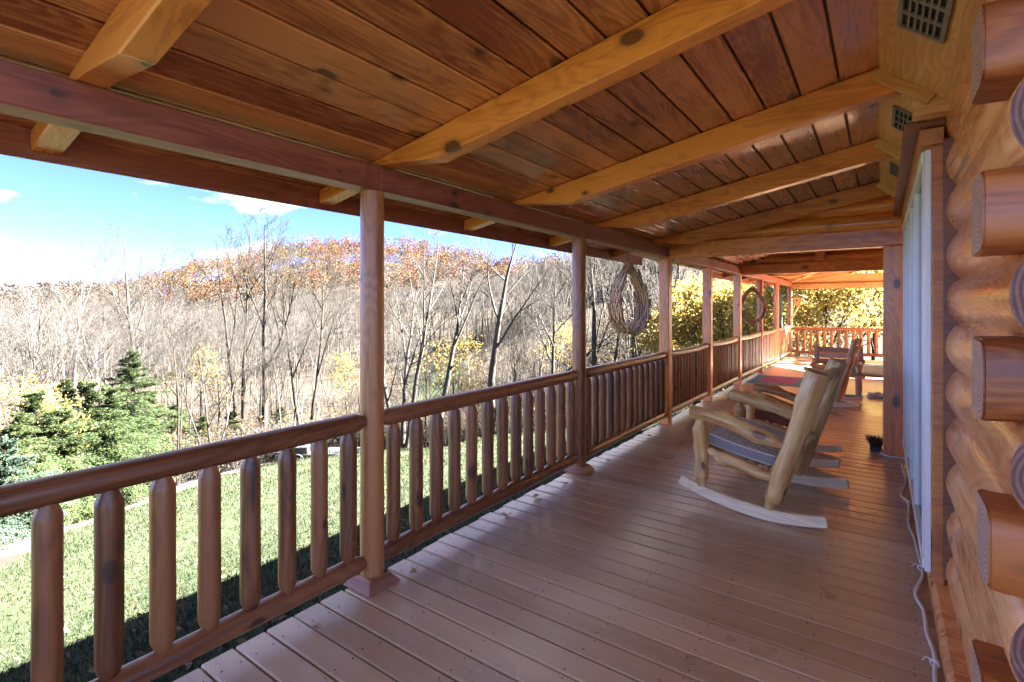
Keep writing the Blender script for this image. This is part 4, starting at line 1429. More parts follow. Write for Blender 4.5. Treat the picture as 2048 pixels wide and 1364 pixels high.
cspots = [
    (262, 28.5, 0, 1.12, 'tallest green hemlock, left of middle between lawn and bare woods'),
    (170, 25.0, 1, 1.12, 'feathery hemlock behind the dirt path, just left of the tallest one'),
    (75, 22.0, 1, 1.05, 'bright green hemlock at the left edge beside the yellow leaved tree'),
    (8, 18.6, 2, 0.95, 'bluish green pine bough at the left edge above the top rail'),
    (215, 25.6, 1, 1.05, 'low bushy hemlock in front of the tallest one'),
    (300, 30.5, 1, 1.0, 'soft green hemlock just right of the tallest one, over the railing'),
    (128, 28.0, 0, 1.0, 'tall hemlock behind the yellow leaved tree'),
    (35, 20.5, 1, 0.9, 'light green hemlock at the left edge, above the pine bough'),
    (120, 22.6, 3, 1.05, 'low hemlock bordering the dirt path'),
    (350, 33.0, 3, 1.0, 'ragged hemlock farther right, where the lawn begins'),
    (405, 38.0, 3, 0.85, 'small dark hemlock at the lawn edge, left of the trailer'),
    (465, 43.0, 3, 0.8, 'small ragged evergreen beyond the trailer'),
    (560, 46.0, 3, 0.8, 'small evergreen in the woods right above the trailer'),
    (1000, 47.0, 3, 0.7, 'small evergreen in the woods between the two round posts'),
]
for px, t, k, sc, lb in cspots:
    tree_thing('hemlock', *HC[k], place(px, t, -0.1), tr.uniform(0, 6.28), sc, lb, 'evergreen tree', crown_name='foliage')
YS = yellow_tree_meshes(920, 6.6, 2400, 0.2, 0.062, 'yellow_leaf', 0.07, 0.5)
tree_thing('yellow_tree', *YS, place(42, 22.8, -0.1), 0.4, 1.0, 'thin tree with bright yellow leaves among the hemlocks at the left edge', 'yellow tree')

# brush along the wood's edge and on the forest floor
def brush():
    g = np.random.default_rng(8)
    W = Tubes()
    leaf = []
    for _ in range(3600):
        px = g.uniform(-60, 1640)
        t = lawn_reach(px) + (6.5 if px < 320 else (4.0 if px < 600 else 1.5)) + 34*g.random()**1.7
        if abs(px - 870) < 50 and t > 52: continue
        x, y = polar(px, t)
        z = ground_z(x, y)
        h = g.uniform(0.6, 3.6)
        for k in range(7):
            d = unit(np.array([g.normal(0, 0.45), g.normal(0, 0.45), 1.0]))
            p0 = np.array([x + g.normal(0, 0.25), y + g.normal(0, 0.25), z - 0.05])
            p1 = p0 + d*h*0.5; p2 = p1 + unit(d + g.normal(0, 0.35, 3))*h*0.5
            W.add([p0, p1, p2], [0.017, 0.013, 0.006], 3)
            for q in range(2):
                p3 = p1 + unit(d + g.normal(0, 0.6, 3))*h*0.4
                W.add([p1, p3], [0.010, 0.005], 3)
            if g.random() < 0.5:
                leaf.append(p2 + g.normal(0, 0.2, (5, 3)))
    v, f = W.arrays()
    V, F = leaf_quads(np.concatenate(leaf), 0.085, g)
    mi = np.concatenate([np.zeros(len(f), int), np.ones(len(F), int)])
    o = ob('undergrowth', npmesh('undergrowth', np.concatenate([v, V]), np.concatenate([f, F + len(v)]), [M['twig'], M['rust_leaf']], False, mi))
    tag(o, 'tangle of grey twigs and tan leaves along the foot of the woods', 'undergrowth', kind='stuff')
brush()

# grass blades and fallen leaves on the lawn
def lawn_cover():
    g = np.random.default_rng(4)
    n = 150000
    # thick near the porch, thinning outwards
    t = 2.6 + 30*g.random(n)**1.6
    px = g.uniform(-1300, 1500, n)
    u = (px - 1024)/1024*t
    X = u*CY - t*SY; Y = u*SY + t*CY
    keep = (X < -2.5) & (t < lawn_reach(px) - 0.3) & (Y > -4)
    X, Y, t = X[keep], Y[keep], t[keep]
    Z = terrain(X, Y)
    m = len(X)
    h = g.uniform(0.035, 0.085, m)*(1 + t/30); wd = 0.006*(0.7 + t/9)
    a = g.uniform(0, 6.28, m)
    dx, dy = np.cos(a)*wd, np.sin(a)*wd
    lx, ly = g.normal(0, 0.5, m)*h, g.normal(0, 0.5, m)*h
    V = np.stack([np.stack([X-dx, Y-dy, Z-0.01], 1), np.stack([X+dx, Y+dy, Z-0.01], 1), np.stack([X+lx, Y+ly, Z+h], 1)], 1).reshape(-1, 3)
    o = ob('grass', npmesh('grass', V, np.arange(3*m).reshape(-1, 3), M['grass']))
    tag(o, 'short lawn grass sloping away below the porch', 'grass', kind='stuff')
    n = 5200
    t = 3 + 42*g.random(n)**1.2
    px = g.uniform(-1000, 1500, n)
    u = (px - 1024)/1024*t
    X = u*CY - t*SY; Y = u*SY + t*CY
    keep = (X < -2.6) & (Y > -3)
    X, Y, t = X[keep], Y[keep], t[keep]
    C = np.stack([X, Y, terrain(X, Y) + 0.05], 1)
    V, F = leaf_quads(C, 0.045, g, 0.6)
    o = ob('fallen_leaves', npmesh('fallen_leaves', V, F, M['litter']))
    tag(o, 'dry fallen leaves scattered over the lawn', 'fallen leaves', kind='stuff')
lawn_cover()

# ------------------------------------------------------------------ log rocking chairs
def limb(parent, name, p0, p1, r0, r1, mat, tn=(0.0, 0.0), bend=(0, 0), seed=0, lumps=(), sides=16, wob=0.018, endm=None):
    """peeled log between two points given in its thing's own space; tn = length of the whittled tenon at each end"""
    p0, p1 = Vector(p0), Vector(p1)
    ln = (p1 - p0).length
    n = 14
    xs = [ln*i/n for i in range(n+1)]
    for q in (0, 1):
        if tn[q] > 0:
            xs += [tn[q]*0.45, tn[q], tn[q]*1.25] if q == 0 else [ln - tn[q]*0.45, ln - tn[q], ln - tn[q]*1.25]
        else:
            xs += [0.012] if q == 0 else [ln - 0.012]
    xs = sorted(set(round(x, 4) for x in xs))
    pts, rad = [], []
    g = random.Random(seed)
    a, b = g.uniform(0, 6), g.uniform(0, 6)
    for x in xs:
        t = x/ln
        r = (r0*(1-t) + r1*t)*(1 + 0.05*math.sin(6*t + a) + 0.03*math.sin(13*t + b))
        for q, e in ((0, x), (1, ln - x)):
            if tn[q] > 0 and e < tn[q]*1.2:
                r *= 0.58 + 0.42*max(0, min(1, (e/tn[q] - 0.4)/0.8))
            elif tn[q] == 0 and e < 0.011:
                r *= 0.90
        arc = 1 - (2*t - 1)**2
        pts.append((x - ln/2, bend[0]*arc + 0.004*math.sin(9*t + a), bend[1]*arc + 0.004*math.sin(8*t + b)))
        rad.append(r)
    lm = [(min(range(len(xs)), key=lambda i: abs(xs[i]/ln - f)), an, amt) for f, an, amt in lumps]
    me = tube_me(pts, rad, sides, [mat, endm or M['end_peeled']], wob, seed, True, 42, lm)
    return ob(name, me, parent, WM[parent.name] @ frame(p0, p1))

def soft_box_me(lx, ly, lz, mats, puff=0.02, piping=None):
    """cushion: side band and softly domed top and bottom"""
    n = 14
    V, F, mi = [], [], []
    idx = {}
    def sup(u):                                     # rounded square outline
        return u
    for s in (1, -1):
        for i in range(n+1):
            for j in range(n+1):
                u, v = 2*i/n - 1, 2*j/n - 1
                cu, cv = u*math.sqrt(max(0, 1 - 0.16*v*v)), v*math.sqrt(max(0, 1 - 0.16*u*u))
                d = (1 - u**4)*(1 - v**4)
                tuft = sum(math.exp(-((u - a)**2 + (v - b)**2)/0.012) for a in (-0.36, 0.36) for b in (-0.36, 0.36))
                z = s*(lz/2 + puff*d - (0.018*tuft if s == 1 else 0))
                idx[(s, i, j)] = len(V)
                V.append((cu*lx/2, cv*ly/2, z))
    for i in range(n):
        for j in range(n):
            a, b, c, d = idx[(1, i, j)], idx[(1, i+1, j)], idx[(1, i+1, j+1)], idx[(1, i, j+1)]
            F.append((a, b, c, d)); mi.append(0)
            a, b, c, d = idx[(-1, i, j)], idx[(-1, i+1, j)], idx[(-1, i+1, j+1)], idx[(-1, i, j+1)]
            F.append((d, c, b, a)); mi.append(1)
    rim = [(i, 0) for i in range(n)] + [(n, j) for j in range(n)] + [(i, n) for i in range(n, 0, -1)] + [(0, j) for j in range(n, 0, -1)]
    for k in range(len(rim)):
        a, b = rim[k], rim[(k+1) % len(rim)]
        F.append((idx[(-1, *a)], idx[(-1, *b)], idx[(1, *b)], idx[(1, *a)])); mi.append(1)
    me = pymesh('cushion', V, F, mats, True, 50, mi)
    loops = [[V[idx[(s, *q)]] for q in rim] for s in (1, -1)]
    return me, loops

def loop_tube(pts, r, sides, mat):
    P = np.asarray(pts + [pts[0], pts[1]], float)
    T = Tubes(); T.add(P, np.full(len(P), r), sides)
    return T.mesh('piping', mat)

def rocking_chair(loc, rz, label, hw, wood_m, rock_m, cush, seed, ls=1.0, spindles=3, cushion_dims=None, back_top=1.10, scale=1.0):
    """front is local -x; hw is half the spacing of the side frames"""
    t = thing('rocking_chair', loc, label, 'rocking chair', 'log rocking chairs on the porch', rz)
    WM[t.name] = WM[t.name] @ Matrix.Scale(scale, 4)
    t.matrix_basis = WM[t.name]
    g = random.Random(seed)
    for s in (-1, 1):
        y = s*hw
        # rocker: a split plank bent to an arc
        V, F = [], []
        n = 18
        for i in range(n+1):
            x = -0.57 + 1.04*i/n
            zb = 0.30*(x - 0.08)**2 + 0.004
            h = 0.088 - 0.018*abs(2*i/n - 1)
            sl = math.atan(0.6*(x - 0.08))
            nx, nz = -math.sin(sl), math.cos(sl)
            for yy, q in ((-0.03, 0), (0.03, 0), (0.024, h), (-0.024, h)):
                V.append((x + nx*q, yy + 0.006*math.sin(i*0.5 + s), zb + nz*q))
        for i in range(n):
            for j in range(4):
                a, b = i*4 + j, i*4 + (j+1) % 4
                F.append((a, a+4, b+4, b))
        F += [(0, 1, 2, 3), (n*4+3, n*4+2, n*4+1, n*4)]
        me = pymesh('rocker', V, F, rock_m)
        bm = bmesh.new(); bm.from_mesh(me)
        bmesh.ops.recalc_face_normals(bm, faces=bm.faces)
        bmesh.ops.bevel(bm, geom=[e for e in bm.edges if e.calc_face_angle(0) > 0.7], offset=0.006, segments=2, affect='EDGES')
        bm.to_mesh(me); bm.free()
        ob('rocker', me, t, WM[t.name] @ Matrix.Translation((0, y, 0)))
        limb(t, 'back_post', (0.095, y, 0.085), (0.40, y*0.97, back_top), 0.060*ls, 0.073*ls, wood_m, (0.07, 0.0), (0, 0.012*s), seed + 1 + s, [(0.28, 1.2, 0.022), (0.62, 4.0, 0.016), (0.8, 2.0, 0.014)], 20, 0.02)
        limb(t, 'front_post', (-0.39, y, 0.145), (-0.40, y, 0.665), 0.056*ls, 0.054*ls, wood_m, (0.06, 0.06), (0.0, 0.006), seed + 5 + s, [(0.55, 3.0, 0.016)], 16)
        limb(t, 'armrest', (-0.475, y, 0.718), (0.215, y, 0.548), 0.055*ls, 0.048*ls, wood_m, (0.0, 0.09), (0.0, 0.022), seed + 9 + s, [(0.34, 1.4, 0.026), (0.75, 4.4, 0.016)], 18, 0.02)
        limb(t, 'side_rail', (-0.385, y*0.98, 0.445), (0.15, y*0.98, 0.300), 0.048*ls, 0.044*ls, wood_m, (0.09, 0.10), (0.01, -0.012), seed + 13 + s, [(0.3, 4.0, 0.022), (0.5, 1.0, 0.018)], 16)
    for k, (x, z, r) in enumerate(((-0.37, 0.405, 0.045), (0.10, 0.315, 0.045))):
        limb(t, 'seat_rail', (x, -hw, z), (x, hw, z), r*ls, r*ls, wood_m, (0.08, 0.08), (0, 0.01), seed + 20 + k)
    for k in range(5):
        x = -0.29 + 0.085*k
        z = 0.425 - 0.19*(x + 0.37)
        limb(t, 'seat_slat', (x, -hw + 0.05, z), (x, hw - 0.05, z), 0.026, 0.026, wood_m, (0, 0), (0, 0), seed + 30 + k, (), 10)
    for k, f in enumerate((0.36, 0.90)):
        x = 0.095 + 0.305*f; z = 0.085 + (back_top - 0.085)*f
        limb(t, 'back_rail', (x, -hw, z), (x, hw, z), 0.042*ls, 0.042*ls, wood_m, (0.07, 0.07), (0, 0.012), seed + 40 + k)
    for k in range(spindles):
        y = -hw + 2*hw*(k + 1)/(spindles + 1)
        limb(t, 'back_spindle', (0.205, y, 0.45), (0.37, y, 0.985), 0.028, 0.028, wood_m, (0.05, 0.05), (0, 0.01), seed + 50 + k, (), 10)
    if cush:
        cx, cy, cz = cushion_dims or (0.54, 2*hw - 0.15, 0.072)
        me, loops = soft_box_me(cx, cy, cz, [cush[0], cush[1]])
        mc = WM[t.name] @ Matrix.Translation((-0.135, 0, 0.455)) @ Matrix.Rotation(R(11), 4, 'Y')
        c = ob('cushion', me, None, mc)
        tag(c, cush[2], 'cushion', 'cushions on the rocking chairs')
        for lp in loops:
            ob('piping', loop_tube([(x*1.004, y*1.004, z) for x, y, z in lp], 0.0062, 6, cush[3]), c, mc)
    return t
rocking_chair((-0.72, 4.62, 0), -0.075, 'pale log rocking chair nearest the camera with a floral grey cushion', 0.50, M['peeled'], M['rocker'],
              (M['floral'], M['grey_fabric'], 'floral tan seat cushion with grey sides and cream piping on the nearest rocking chair', M['cream_fabric']), 60, 1.0, 0)
rocking_chair((-0.74, 6.02, 0), 0.03, 'log rocking chair with maroon cushion, second from the camera', 0.36, M['peeled'], M['rocker'],
              (M['maroon'], M['maroon'], 'maroon seat cushion on the second rocking chair', M['maroon']), 160, 0.9, 3, None, 1.08, 0.90)
rocking_chair((-0.62, 9.72, 0), -0.05, 'far log rocking chair with slim pale back posts, in front of the log bench', 0.38, M['peeled'], M['rocker'],
              (M['blue_fabric'], M['blue_fabric'], 'blue seat cushion on the far rocking chair', M['blue_fabric']), 260, 0.80, 3, None, 1.32, 0.79)

# log bench facing the camera, beyond the rockers
bench = thing('log_bench', (-0.66, 11.2, 0), 'weathered log bench with slatted back and green cushion, beyond the far rocking chair', 'bench')
WM[bench.name] = WM[bench.name] @ Matrix.Scale(0.84, 4)
bench.matrix_basis = WM[bench.name]
for sx in (-1, 1):
    limb(bench, 'leg', (0.40*sx, -0.28, 0.0), (0.40*sx, -0.28, 0.58), 0.055, 0.055, M['grey_log'], (0, 0.05), seed=301 + sx)
    limb(bench, 'leg', (0.40*sx, 0.26, 0.0), (0.42*sx, 0.38, 0.98), 0.055, 0.050, M['grey_log'], (0, 0), seed=305 + sx)
    limb(bench, 'armrest', (0.40*sx, -0.40, 0.615), (0.40*sx, 0.33, 0.60), 0.050, 0.045, M['grey_log'], (0, 0.06), seed=309 + sx)
limb(bench, 'seat_rail', (-0.52, -0.28, 0.40), (0.52, -0.28, 0.40), 0.055, 0.055, M['grey_log'], (0, 0), seed=320)
limb(bench, 'seat_rail', (-0.45, 0.24, 0.38), (0.45, 0.24, 0.38), 0.05, 0.05, M['grey_log'], (0.06, 0.06), seed=321)
for k in range(3):
    z = 0.62 + 0.125*k
    o = timber('back_slat', (0, 0, 0), (1.0 - 0.05*k, 0, 0), 0.045, 0.115, M['grey_log'], bench, 0.01)
    o.matrix_basis = Matrix.Translation((0, 0.30 + 0.045*k, z)) @ Matrix.Rotation(R(-13), 4, 'X') @ Matrix.Rotation(R(2*k - 2), 4, 'Y')
for k in range(5):
    o = timber('seat_slat', (0, 0, 0), (0.86, 0, 0), 0.085, 0.035, M['grey_log'], bench, 0.008)
    o.matrix_basis = Matrix.Translation((0, -0.21 + 0.10*k, 0.455 - 0.006*k))
me, loops = soft_box_me(0.52, 0.44, 0.10, [M['mint_fabric'], M['mint_fabric']])
tag(ob('cushion', me, None, Matrix.Translation((-0.62, 11.16, 0.445))), 'pale green cushion on the log bench', 'cushion')

# rugs, oddments on the boards
def flat_me(lx, ly, h, mat, fringe=False):
    n, m = 12, 16
    V, F = [], []
    for i in range(n+1):
        for j in range(m+1):
            x, y = -lx/2 + lx*i/n, -ly/2 + ly*j/m
            e = 0 if i in (0, n) or j in (0, m) else 1
            V.append((x, y, h*e + 0.003*e*math.sin(i*1.3 + j*0.9)))
    for i in range(n):
        for j in range(m):
            a = i*(m+1) + j
            F.append((a, a+m+1, a+m+2, a+1))
    return pymesh('rug', V, F, mat, True)
tag(ob('rug', flat_me(1.08, 1.56, 0.010, M['rug']), None, Matrix.Translation((-1.74, 12.05, 0.002))), 'rug with magenta stripes inside a teal border on the deck', 'rug')
tag(ob('mat', flat_me(0.75, 0.55, 0.010, M['blue_fabric']), None, Matrix.Translation((-0.62, 10.55, 0.002))), 'small blue mat on the deck under the log bench', 'mat')
o = thing('planter_box', (-0.20, 14.2, 0), 'dark low planter box on the deck near the far end', 'planter box')
for a, b in (((-0.45, -0.2, 0), (0.45, -0.17, 0.24)), ((-0.45, 0.17, 0), (0.45, 0.2, 0.24)), ((-0.45, -0.168, 0), (-0.42, 0.168, 0.24)), ((0.42, -0.168, 0), (0.45, 0.168, 0.24))):
    lo, hi = Vector(a), Vector(b)
    c = boxat('side_board', lo, hi, M['steel_dark'], None)
    c.parent = o
ob('soil', box_me(0.83, 0.33, 0.02, M['gap'], 0), o, Matrix.Translation((-0.20, 14.2, 0.19)))
# boot brush by the house post
br = thing('boot_brush', (-0.045, 6.80, 0), 'brown bristle brush with navy base at the foot of the thick house post', 'brush')
ob('base', box_me(0.11, 0.15, 0.05, M['navy'], 0.012), br, Matrix.Translation((-0.045, 6.80, 0.026)))
g_ = np.random.default_rng(2)
T_ = Tubes()
for k in range(260):
    p = np.array([g_.uniform(-0.05, 0.05), g_.uniform(-0.07, 0.07), 0.05])
    T_.add([p, p + np.array([p[0]*0.8 + g_.normal(0, 0.012), p[1]*0.5 + g_.normal(0, 0.012), g_.uniform(0.06, 0.11)])], [0.0022, 0.0014], 3)
b_ = ob('bristles', T_.mesh('bristles', M['bristle']), br, Matrix.Translation((-0.045, 6.80, 0)))
b_['kind'] = 'stuff'
# crumpled cloth by the second house post
bm = bmesh.new()
bmesh.ops.create_icosphere(bm, subdivisions=3, radius=0.1)
for v in bm.verts:
    k = 1 + 0.35*math.sin(v.co.x*47 + 1) * math.sin(v.co.y*39 + 2) + 0.2*math.sin(v.co.z*70 + v.co.x*30)
    v.co = Vector((v.co.x*k*1.3, v.co.y*k, max(-0.0, v.co.z*k*0.5 + 0.03)))
me = bpy.data.meshes.new('cloth'); bm.to_mesh(me); bm.free(); me.materials.append(M['rag'])
tag(ob('cloth', me, None, Matrix.Translation((-0.06, 10.75, 0.002))), 'crumpled white and blue cloth at the foot of the thinner house post', 'cloth')

# white cord lying along the foot of the wall
cp_ = [(0.26, 6.88), (0.10, 6.83), (0.0, 6.70), (0.043, 6.57), (0.117, 6.555), (0.19, 6.535), (0.165, 6.286), (0.18, 5.716), (0.135, 5.267), (0.176, 5.078), (0.160, 4.612), (0.180, 4.34), (0.190, 4.057), (0.196, 3.776), (0.150, 3.50), (0.176, 3.323), (0.176, 3.10), (0.192, 2.933), (0.180, 2.706), (0.185, 2.45), (0.12, 2.0), (0.2, 1.5)]
def catmull(P, n=8):
    out = []
    for i in range(len(P)-1):
        p0, p1, p2, p3 = P[max(i-1, 0)], P[i], P[i+1], P[min(i+2, len(P)-1)]
        for k in range(n):
            t = k/n
            out.append([0.5*((2*b) + (-a+c)*t + (2*a-5*b+4*c-d)*t*t + (-a+3*b-3*c+d)*t**3) for a, b, c, d in zip(p0, p1, p2, p3)])
    out.append(list(P[-1]))
    return out
cpath = [(x, y, 0.0092 + 0.002*math.sin(i*0.8)**2) for i, (x, y) in enumerate(catmull(cp_))]
T_ = Tubes(); T_.add(cpath, np.full(len(cpath), 0.0085), 8)
cord = ob('power_cord', T_.mesh('cord', M['cord']))
tag(cord, 'white extension cord wavering along the foot of the log wall', 'cord')
for (x, y) in ((0.176, 5.09), (0.192, 3.86), (0.188, 2.86)):
    T_ = Tubes()
    for sgn in (1, -1):
        lp = [(x + 0.016*math.cos(a)*1.0, y + sgn*0.004 + 0.012*math.sin(a)*0.4, 0.012 + 0.012*math.sin(a)) for a in np.linspace(0, 6.28, 9)]
        T_.add(lp, np.full(9, 0.0028), 5)
    T_.add([(x, y, 0.02), (x - 0.03, y + 0.01, 0.024), (x - 0.045, y - 0.01, 0.012)], [0.0028, 0.0028, 0.002], 5)
    T_.add([(x, y, 0.02), (x + 0.015, y - 0.03, 0.022), (x - 0.005, y - 0.045, 0.012)], [0.0028, 0.0028, 0.002], 5)
    ob('tie', T_.mesh('tie', M['white']), cord)

# dry leaves on the deck
def dry_leaf_me(seed):
    g = random.Random(seed)
    V = [(0, 0, 0.012)]
    n = 14
    for i in range(n):
        a = 6.283*i/n
        r = 0.046*(1.0 if i % 2 == 0 else 0.5)*g.uniform(0.75, 1.2)
        V.append((r*math.cos(a), r*math.sin(a)*0.8, 0.004 + 0.35*r*abs(math.sin(a + seed)) + g.uniform(0, 0.012)))
    F = [(0, 1 + i, 1 + (i+1) % n) for i in range(n)]
    return pymesh('dry_leaf', V, F, M['dry_leaf'])
leaf_me = [dry_leaf_me(k) for k in range(4)]
lv = [(-2.20, 1.45, 'curled tan leaf on the deck edge, nearest the camera, before the first round post'),
      (-2.20, 2.08, 'curled tan leaf at the deck edge just past the foot of the first round post'),
      (-2.25, 3.05, 'curled tan leaf at the deck edge below the second railing, its nearest one'),
      (-1.96, 2.89, 'curled tan leaf farther in on the boards beside the second railing'),
      (-2.27, 3.50, 'tan leaf at the deck edge midway along the second railing'),
      (-2.24, 3.90, 'tan leaf at the deck edge just before the second round post'),
      (-2.22, 4.72, 'dark curled leaf just past the foot of the second round post'),
      (-2.24, 5.93, 'brown leaf by the third railing, near the first square post')]
for k, (x, y, lb) in enumerate(lv):
    tag(ob('dry_leaf', leaf_me[k % 4], None, Matrix.Translation((x, y, 0.001)) @ Matrix.Rotation(k*1.9, 4, 'Z') @ Matrix.Scale(1.0 if k % 3 else 0.8, 4)), lb, 'leaf', 'dry leaves on the deck')
def debris():
    g = np.random.default_rng(12)
    n = 170
    X = g.uniform(-2.3, 0.1, n); Y = 0.8 + 8*g.random(n)**1.1
    C = np.stack([X, Y, np.full(n, 0.004)], 1)
    V, F = leaf_quads(C, 0.008, g, 0.8)
    V[:, 2] = np.maximum(V[:, 2], 0.0015)
    tag(ob('debris', npmesh('debris', V, F, M['dry_leaf'])), 'tiny bits of dry leaf strewn over the deck boards', 'debris', kind='stuff')
debris()

# ------------------------------------------------------------------ slatted hanging baskets
slat_me = box_me(0.165, 0.032, 0.014, M['slat'], 0.002)
def basket(loc, rz, label, rows=6, depth=0.27, N_=25, H=0.36, Wd=0.27, splay=0.16, layers=(0.0,)):
    x, y, z = loc
    t = thing('hanging_basket', loc, label, 'hanging basket', 'teardrop hanging baskets of wooden slats', rz)
    B = WM[t.name]
    def pt(ph):
        return Vector((Wd*math.sin(ph)*max(0, math.cos(ph/2))**0.62, 0, -H*math.cos(ph)))
    g = random.Random(int(abs(x*100 + y*37)))
    # stations evenly spaced along the outline, bottom to both sides
    phs = np.linspace(-math.pi*0.965, math.pi*0.965, 400)
    P = [pt(p) for p in phs]
    cum = [0]
    for a, b in zip(P[:-1], P[1:]): cum.append(cum[-1] + (b - a).length)
    for r_, k, off in [(a_, b_, c_) for a_ in range(rows) for b_ in range(N_) for c_ in layers]:
            s = cum[-1]*(k + 0.25 + 0.5*(r_ % 2))/N_
            i = min(range(len(cum)), key=lambda q: abs(cum[q] - s))
            p = P[i]; i0, i1 = max(0, i-3), min(len(P)-1, i+3)
            tg = (P[i1] - P[i0]).normalized()
            wdt = depth*(0.30 + 0.70*max(0, math.cos(phs[i]/2))**1.1)
            yy = -wdt/2 + wdt*(r_ + 0.5)/rows
            yv = Vector((0, 1, 0))
            nv = tg.cross(yv)
            m = Matrix((tg, yv, nv)).transposed().to_4x4()
            m.translation = p + yv*yy + nv*(off + 0.006*((k % 2)*2 - 1))
            sp = splay*(1 if (k + r_) % 2 else -1)
            ob('slat', slat_me, t, B @ m @ Matrix.Rotation(sp + g.uniform(-0.03, 0.03), 4, 'Z') @ Matrix.Rotation(g.uniform(-0.05, 0.05), 4, 'Y'))
    for s in (-1, 1):
        timber_p0 = Vector((0.012*s, 0, H + 0.012)); timber_p1 = Vector((0.085*s, 0, H - 0.105))
        ob('top_board', box_me((timber_p1 - timber_p0).length, 0.135, 0.018, M['brown'], 0.003), t, B @ frame(timber_p0, timber_p1))
    T = Tubes()
    top = 2.192 - z
    for s in (-1, 1):
        T.add([(0.03*s, 0, H - 0.005), (0.012*s, 0, H + 0.05), (0, 0, H + 0.075)], [0.003]*3, 5)
    zz = H + 0.07
    k = 0
    while zz < top - 0.012:
        a = np.linspace(0, 6.283, 9)
        ring = [(0.007*math.cos(q)*(k % 2), 0.007*math.cos(q)*((k+1) % 2), zz + 0.014 + 0.014*math.sin(q)) for q in a]
        T.add(ring, np.full(9, 0.0022), 4)
        zz += 0.022; k += 1
    ob('chain', T.mesh('chain', M['chain']), t, B)
    return t
basket((-2.33, 5.50, 1.645), R(45), 'teardrop hanging basket of stacked wooden slats left of the first square post', 7, 0.50, 20, 0.375, 0.195, 0.26)
basket((-2.32, 12.32, 1.60), R(24), 'ring shaped hanging basket of wooden slats, far along the porch', 4, 0.17, 20, 0.36, 0.29, 0.04, (-0.026, 0.0, 0.026))

# birdhouse on its brace at the far corner post
bh = thing('birdhouse', (XR + 0.24, 17.95, 1.62), 'small wooden birdhouse with dark roof on a slanting brace at the far corner', 'birdhouse')
B = WM[bh.name]
ob('box', box_me(0.20, 0.20, 0.22, M['rafter'], 0.004), bh, B @ Matrix.Translation((0, 0, 0.11)))
ob('front_plate', box_me(0.12, 0.012, 0.17, M['panel'], 0.002), bh, B @ Matrix.Translation((-0.02, -0.107, 0.11)))
ob('hole_disc', lathe_me([(-0.003, 0.026), (0.003, 0.026)], 16, M['black']), bh, B @ Matrix.Translation((-0.02, -0.116, 0.13)) @ Matrix.Rotation(R(90), 4, 'Z'))  # black disc on the plate, painted in place of a shaded hole
for s in (-1, 1):
    ob('roof_board', box_me(0.26, 0.40, 0.022, M['steel_dark'], 0.003), bh, B @ Matrix.Translation((0.11*s, 0, 0.262)) @ Matrix.Rotation(R(24*s), 4, 'Y'))
ob('brace', box_me(0.56, 0.045, 0.045, M['rafter'], 0.004), bh, B @ frame((-0.20, 0.05, -0.45), (0.04, 0.0, 0.0)))
# green downspout by the far corner
ds = thing('downspout', (-2.46, 17.3, 0), 'dark green downspout curving down beside the far corner post', 'downspout')
pts = catmull([(-0.36, 0.0, 2.17), (-0.26, 0.0, 2.10), (-0.06, 0, 1.98), (0.0, 0, 1.88), (0.0, 0, 1.6), (0.0, 0, 0.6), (0.0, 0, -0.9)], 6)
T_ = Tubes(); T_.add(pts, np.full(len(pts), 0.048), 12)
ob('pipe', T_.mesh('pipe', M['green']), ds, WM[ds.name])
for z in (1.5, 0.4):
    ob('strap', lathe_me([(-0.015, 0.052), (0.015, 0.052)], 16, M['green']), ds, WM[ds.name] @ Matrix.Translation((0, 0, z)) @ UPM)
# iron hook on the thinner house post
T_ = Tubes()
hk = catmull([(0.035, 10.90, 1.80), (-0.03, 10.87, 1.83), (-0.09, 10.85, 1.76), (-0.10, 10.85, 1.66), (-0.05, 10.86, 1.58), (0.035, 10.89, 1.52)], 6)
T_.add(hk, np.full(len(hk), 0.009), 7)
tag(ob('iron_hook', T_.mesh('iron_hook', M['steel_dark'])), 'black iron hook on the side of the thinner house post', 'hook')

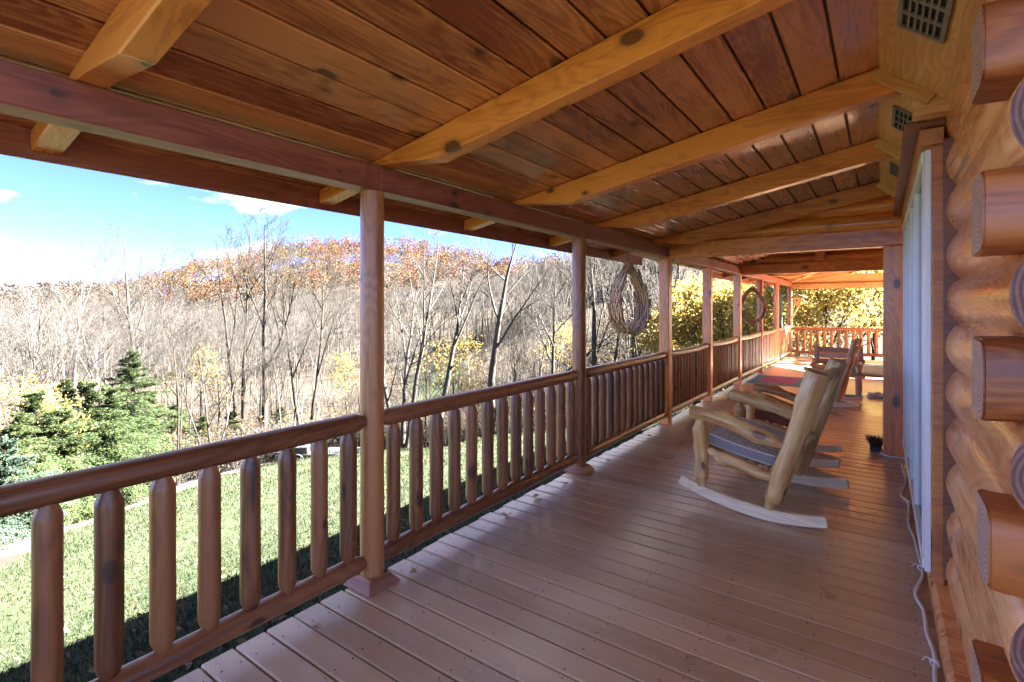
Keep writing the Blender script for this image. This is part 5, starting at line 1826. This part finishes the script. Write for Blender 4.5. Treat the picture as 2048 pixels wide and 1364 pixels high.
# utility trailer parked at the edge of the woods
tx, ty = polar(607, 36.6)
tz = ground_z(tx, ty)
tl = thing('utility_trailer', (tx, ty, tz), 'dark utility trailer with white wheel rim parked at the lawn edge, seen between balusters', 'trailer', None, YAW)
B = WM[tl.name]
def tb(name, lo, hi, mat, parent=tl, bev=0.01):
    lo, hi = Vector(lo), Vector(hi)
    s = hi - lo
    return ob(name, box_me(round(s.x, 3), round(s.y, 3), round(s.z, 3), mat, bev), parent, B @ Matrix.Translation((lo + hi)/2))
tb('bed', (-0.75, -0.9, 0.62), (4.3, 0.95, 0.70), M['steel_grey'])
tb('side_frame', (-0.75, -0.97, 0.50), (4.3, -0.905, 0.66), M['steel_dark'])
tb('front_box', (-0.74, -0.85, 0.705), (0.55, 0.85, 1.12), M['steel_dark'])
tb('box_lid', (-0.78, -0.90, 1.125), (0.60, 0.90, 1.17), M['steel_grey'])
tb('rail', (-0.75, -0.955, 0.90), (4.3, -0.91, 0.95), M['steel_dark'])
for x in (1.2, 2.2, 3.2, 4.25):
    tb('stake', (x - 0.03, -0.953, 0.703), (x + 0.03, -0.913, 0.898), M['steel_dark'])
tb('tongue', (-2.3, -0.06, 0.46), (-0.76, 0.06, 0.56), M['steel_dark'])
tb('jack', (-2.0, -0.05, 0.0), (-1.92, 0.03, 0.455), M['steel_grey'])
tb('ramp', (4.31, -0.85, 0.25), (4.36, 0.85, 1.25), M['steel_grey'])
for x, y in ((0.0, -1.09), (0.0, 1.09), (0.95, 1.09)):
    rot = Matrix.Rotation(R(90), 4, 'Z')
    wprof = [(-0.10, 0.20), (-0.10, 0.30), (-0.08, 0.325), (0.0, 0.335), (0.08, 0.325), (0.10, 0.30), (0.10, 0.20)]
    wh = ob('wheel', lathe_me(wprof, 28, M['tyre']), tl, B @ Matrix.Translation((x, y, 0.335)) @ rot)
    sg = -1 if y < 0 else 1
    ob('rim', lathe_me([(-0.02, 0.215), (0.012, 0.215), (0.016, 0.19), (0.004, 0.17), (0.01, 0.09), (0.025, 0.06), (0.03, 0.03)], 24, M['rim']), wh,
       B @ Matrix.Translation((x, y + sg*0.095, 0.335)) @ Matrix.Rotation(R(90*sg), 4, 'Z'))
V, F = [], []
for i in range(13):
    a = math.pi*i/12
    for yy in (-1.23, -0.965):
        V.append((0.45*math.cos(a), yy, 0.335 + 0.43*math.sin(a)))
for i in range(12):
    F.append((2*i, 2*i+1, 2*i+3, 2*i+2))
me = pymesh('fender', V, F, M['steel_dark'], True)
so = ob('fender', me, tl, B)
sm = so.modifiers.new('solid', 'SOLIDIFY'); sm.thickness = 0.02
